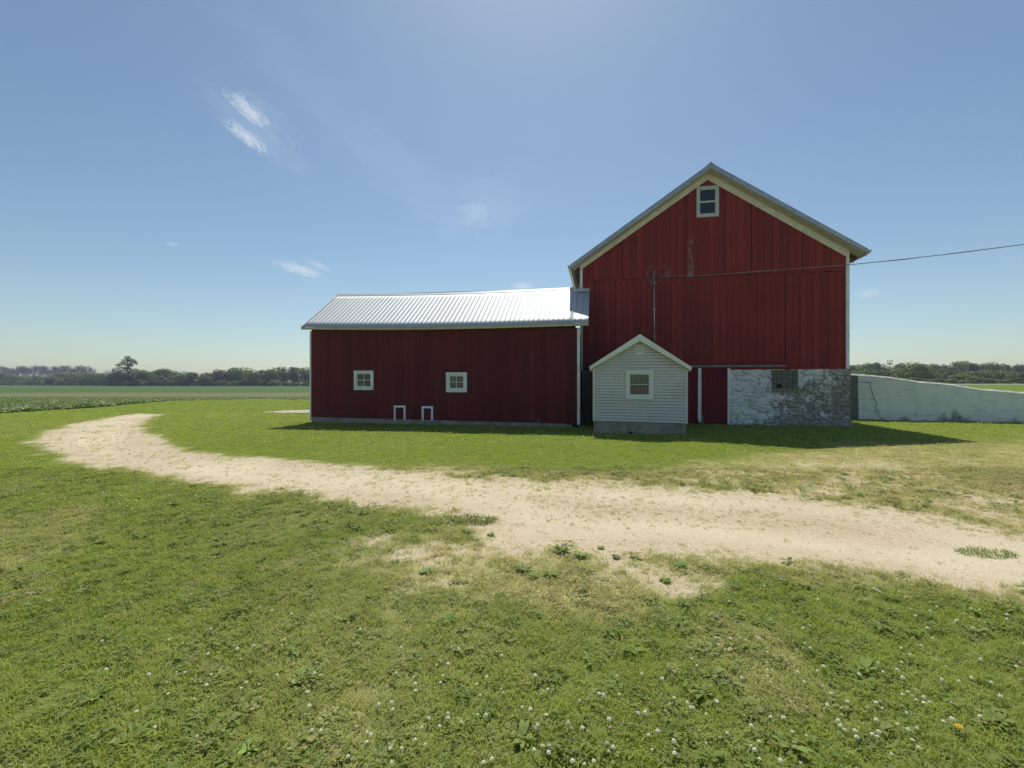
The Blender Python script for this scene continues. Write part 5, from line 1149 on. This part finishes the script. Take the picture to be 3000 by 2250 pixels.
# floodlight mast
X, Y, Z = at(2607, 1056, 300); fm_ = empty('floodlight_mast', (X, Y, 1)); tag(fm_, 'tall grey floodlight mast with paired lamp heads above the trees at right', 'light mast')
b = MB(); b.tube([(0, 0, 0), (0, 0, Z - 1)], [.35, .22], 8); b.build('pole', GALV, fm_)
b = MB(); b.box(-1.6, 1.6, -.1, .1, Z - 2.0, Z - 1.8); b.box(-1.6, 1.6, -.1, .1, Z - 3.8, Z - 3.6); b.build('crossarm', GALV, fm_)
for q in (-1.5, -.7, .7, 1.5):
    for zz in (Z - 1.7, Z - 3.5):
        if abs(q) > 1 or zz < Z - 2: b = MB(); b.prism([(q - .35, zz), (q + .35, zz), (q + .28, zz + .8), (q - .28, zz + .8)], -.3, .3); b.build('lamp_head', GALV, fm_)

# ================================================================== SKY, LIGHT, AIR, CAMERA
SUN_EL, SUN_AZ = math.radians(58.5), math.radians(3.0)
w = bpy.data.worlds.new('World'); SC.world = w; w.use_nodes = True; k = N(w.node_tree); bg = w.node_tree.nodes['Background']
sky = k.n('ShaderNodeTexSky'); sky.sky_type = 'NISHITA'; sky.sun_disc = False; sky.sun_elevation = SUN_EL; sky.sun_rotation = SUN_AZ
sky.air_density = 1.12; sky.dust_density = SKY_DUST; sky.ozone_density = 2; sky.altitude = 200
tc_ = k.n('ShaderNodeTexCoord'); dirv = tc_.outputs['Generated']
# small clouds: soft blobs of noise at fixed directions in the sky
def cdir(px, py): return Vector(((px - CX) / F, 1, (HY - py) / F)).normalized()
total = None
for (px, py, ax, ay, rot, st, sc_) in CLOUDS:
    d = cdir(px, py); right = Vector((d.y, -d.x, 0)).normalized(); up = right.cross(d).normalized()
    def dot(vv):
        x = k.n('ShaderNodeVectorMath', operation='DOT_PRODUCT'); k.l(dirv, x.inputs[0]); x.inputs[1].default_value = vv; return x.outputs['Value']
    c, s = math.cos(math.radians(rot)), math.sin(math.radians(rot))
    ru = k.math('MULTIPLY', dot(right * c + up * s), F / ax); rv = k.math('MULTIPLY', dot(up * c - right * s), F / ay)
    fr3 = k.math('GREATER_THAN', dot(d), .5)
    r2 = k.math('ADD', k.math('MULTIPLY', ru, ru), k.math('MULTIPLY', rv, rv)); fall = k.math('SUBTRACT', 1.0, k.math('SQRT', r2), clamp=True)
    cb_ = k.n('ShaderNodeCombineXYZ'); k.l(k.math('MULTIPLY', ru, ax / ay * .8), cb_.inputs[0]); k.l(k.math('MULTIPLY', rv, 1.4), cb_.inputs[1]); cb_.inputs[2].default_value = px * .37
    nn = k.noise(cb_.outputs[0], sc_, 8, .68)
    v_ = k.ramp(k.math('ADD', k.math('MULTIPLY', fall, 1.0), k.math('MULTIPLY', k.math('SUBTRACT', nn, .5), 1.5)), .22, .95)
    v_ = k.math('MULTIPLY', k.math('MULTIPLY', v_, st), k.math('MULTIPLY', fr3, k.ramp(fall, 0, .25)))
    total = v_ if total is None else k.math('MAXIMUM', total, v_)
mulc = k.mix(1.0, sky.outputs[0], SKY_TINT, 'MULTIPLY')
cm_ = k.mix(total, mulc, CLOUDC)
k.l(cm_, bg.inputs[0]); bg.inputs[1].default_value = SKY_ST
ld = bpy.data.lights.new('sun', 'SUN'); ld.energy = SUN_ST; ld.angle = math.radians(.53); ld.color = (1, .955, .88); lo = bpy.data.objects.new('sun', ld); COL.objects.link(lo)
sd3 = Vector((math.sin(SUN_AZ) * math.cos(SUN_EL), math.cos(SUN_AZ) * math.cos(SUN_EL), math.sin(SUN_EL))); lo.rotation_euler = sd3.to_track_quat('Z', 'Y').to_euler(); lo.location = (0, -5, 40)
if HAZE:
    b = MB(); b.box(-1260, 1290, -60, 1290, -1.2, 24); m = bpy.data.materials.new('thin_air_haze'); m.use_nodes = True; nt = m.node_tree; nt.nodes.remove(nt.nodes['Principled BSDF'])
    pv_ = nt.nodes.new('ShaderNodeVolumePrincipled'); pv_.inputs['Color'].default_value = (.70, .75, 1, 1); pv_.inputs['Density'].default_value = HAZE; pv_.inputs['Anisotropy'].default_value = .3; nt.links.new(pv_.outputs[0], nt.nodes['Material Output'].inputs['Volume'])
    tag(b.build('haze', m), 'thin bluish summer haze over the fields', kind='stuff')
cd_ = bpy.data.cameras.new('camera'); cam = bpy.data.objects.new('camera', cd_); COL.objects.link(cam); SC.camera = cam
cam.location = (0, 0, H); cam.rotation_euler = (math.radians(90), 0, 0); cd_.sensor_width = 36; cd_.lens = F / 3000 * 36; cd_.shift_y = -(1125 - HY) / 3000; cd_.clip_end = 5000; cd_.clip_start = .05
SC.view_settings.view_transform = 'Standard'; SC.view_settings.look = 'None'; SC.view_settings.exposure = EXPO; SC.view_settings.gamma = 1; SC.render.engine = 'CYCLES'
SC.cycles.max_bounces = 6; SC.cycles.diffuse_bounces = 3; SC.cycles.transparent_max_bounces = 12; SC.cycles.volume_bounces = 0
SC.cycles.use_denoising = True; SC.cycles.denoising_prefilter = 'ACCURATE'
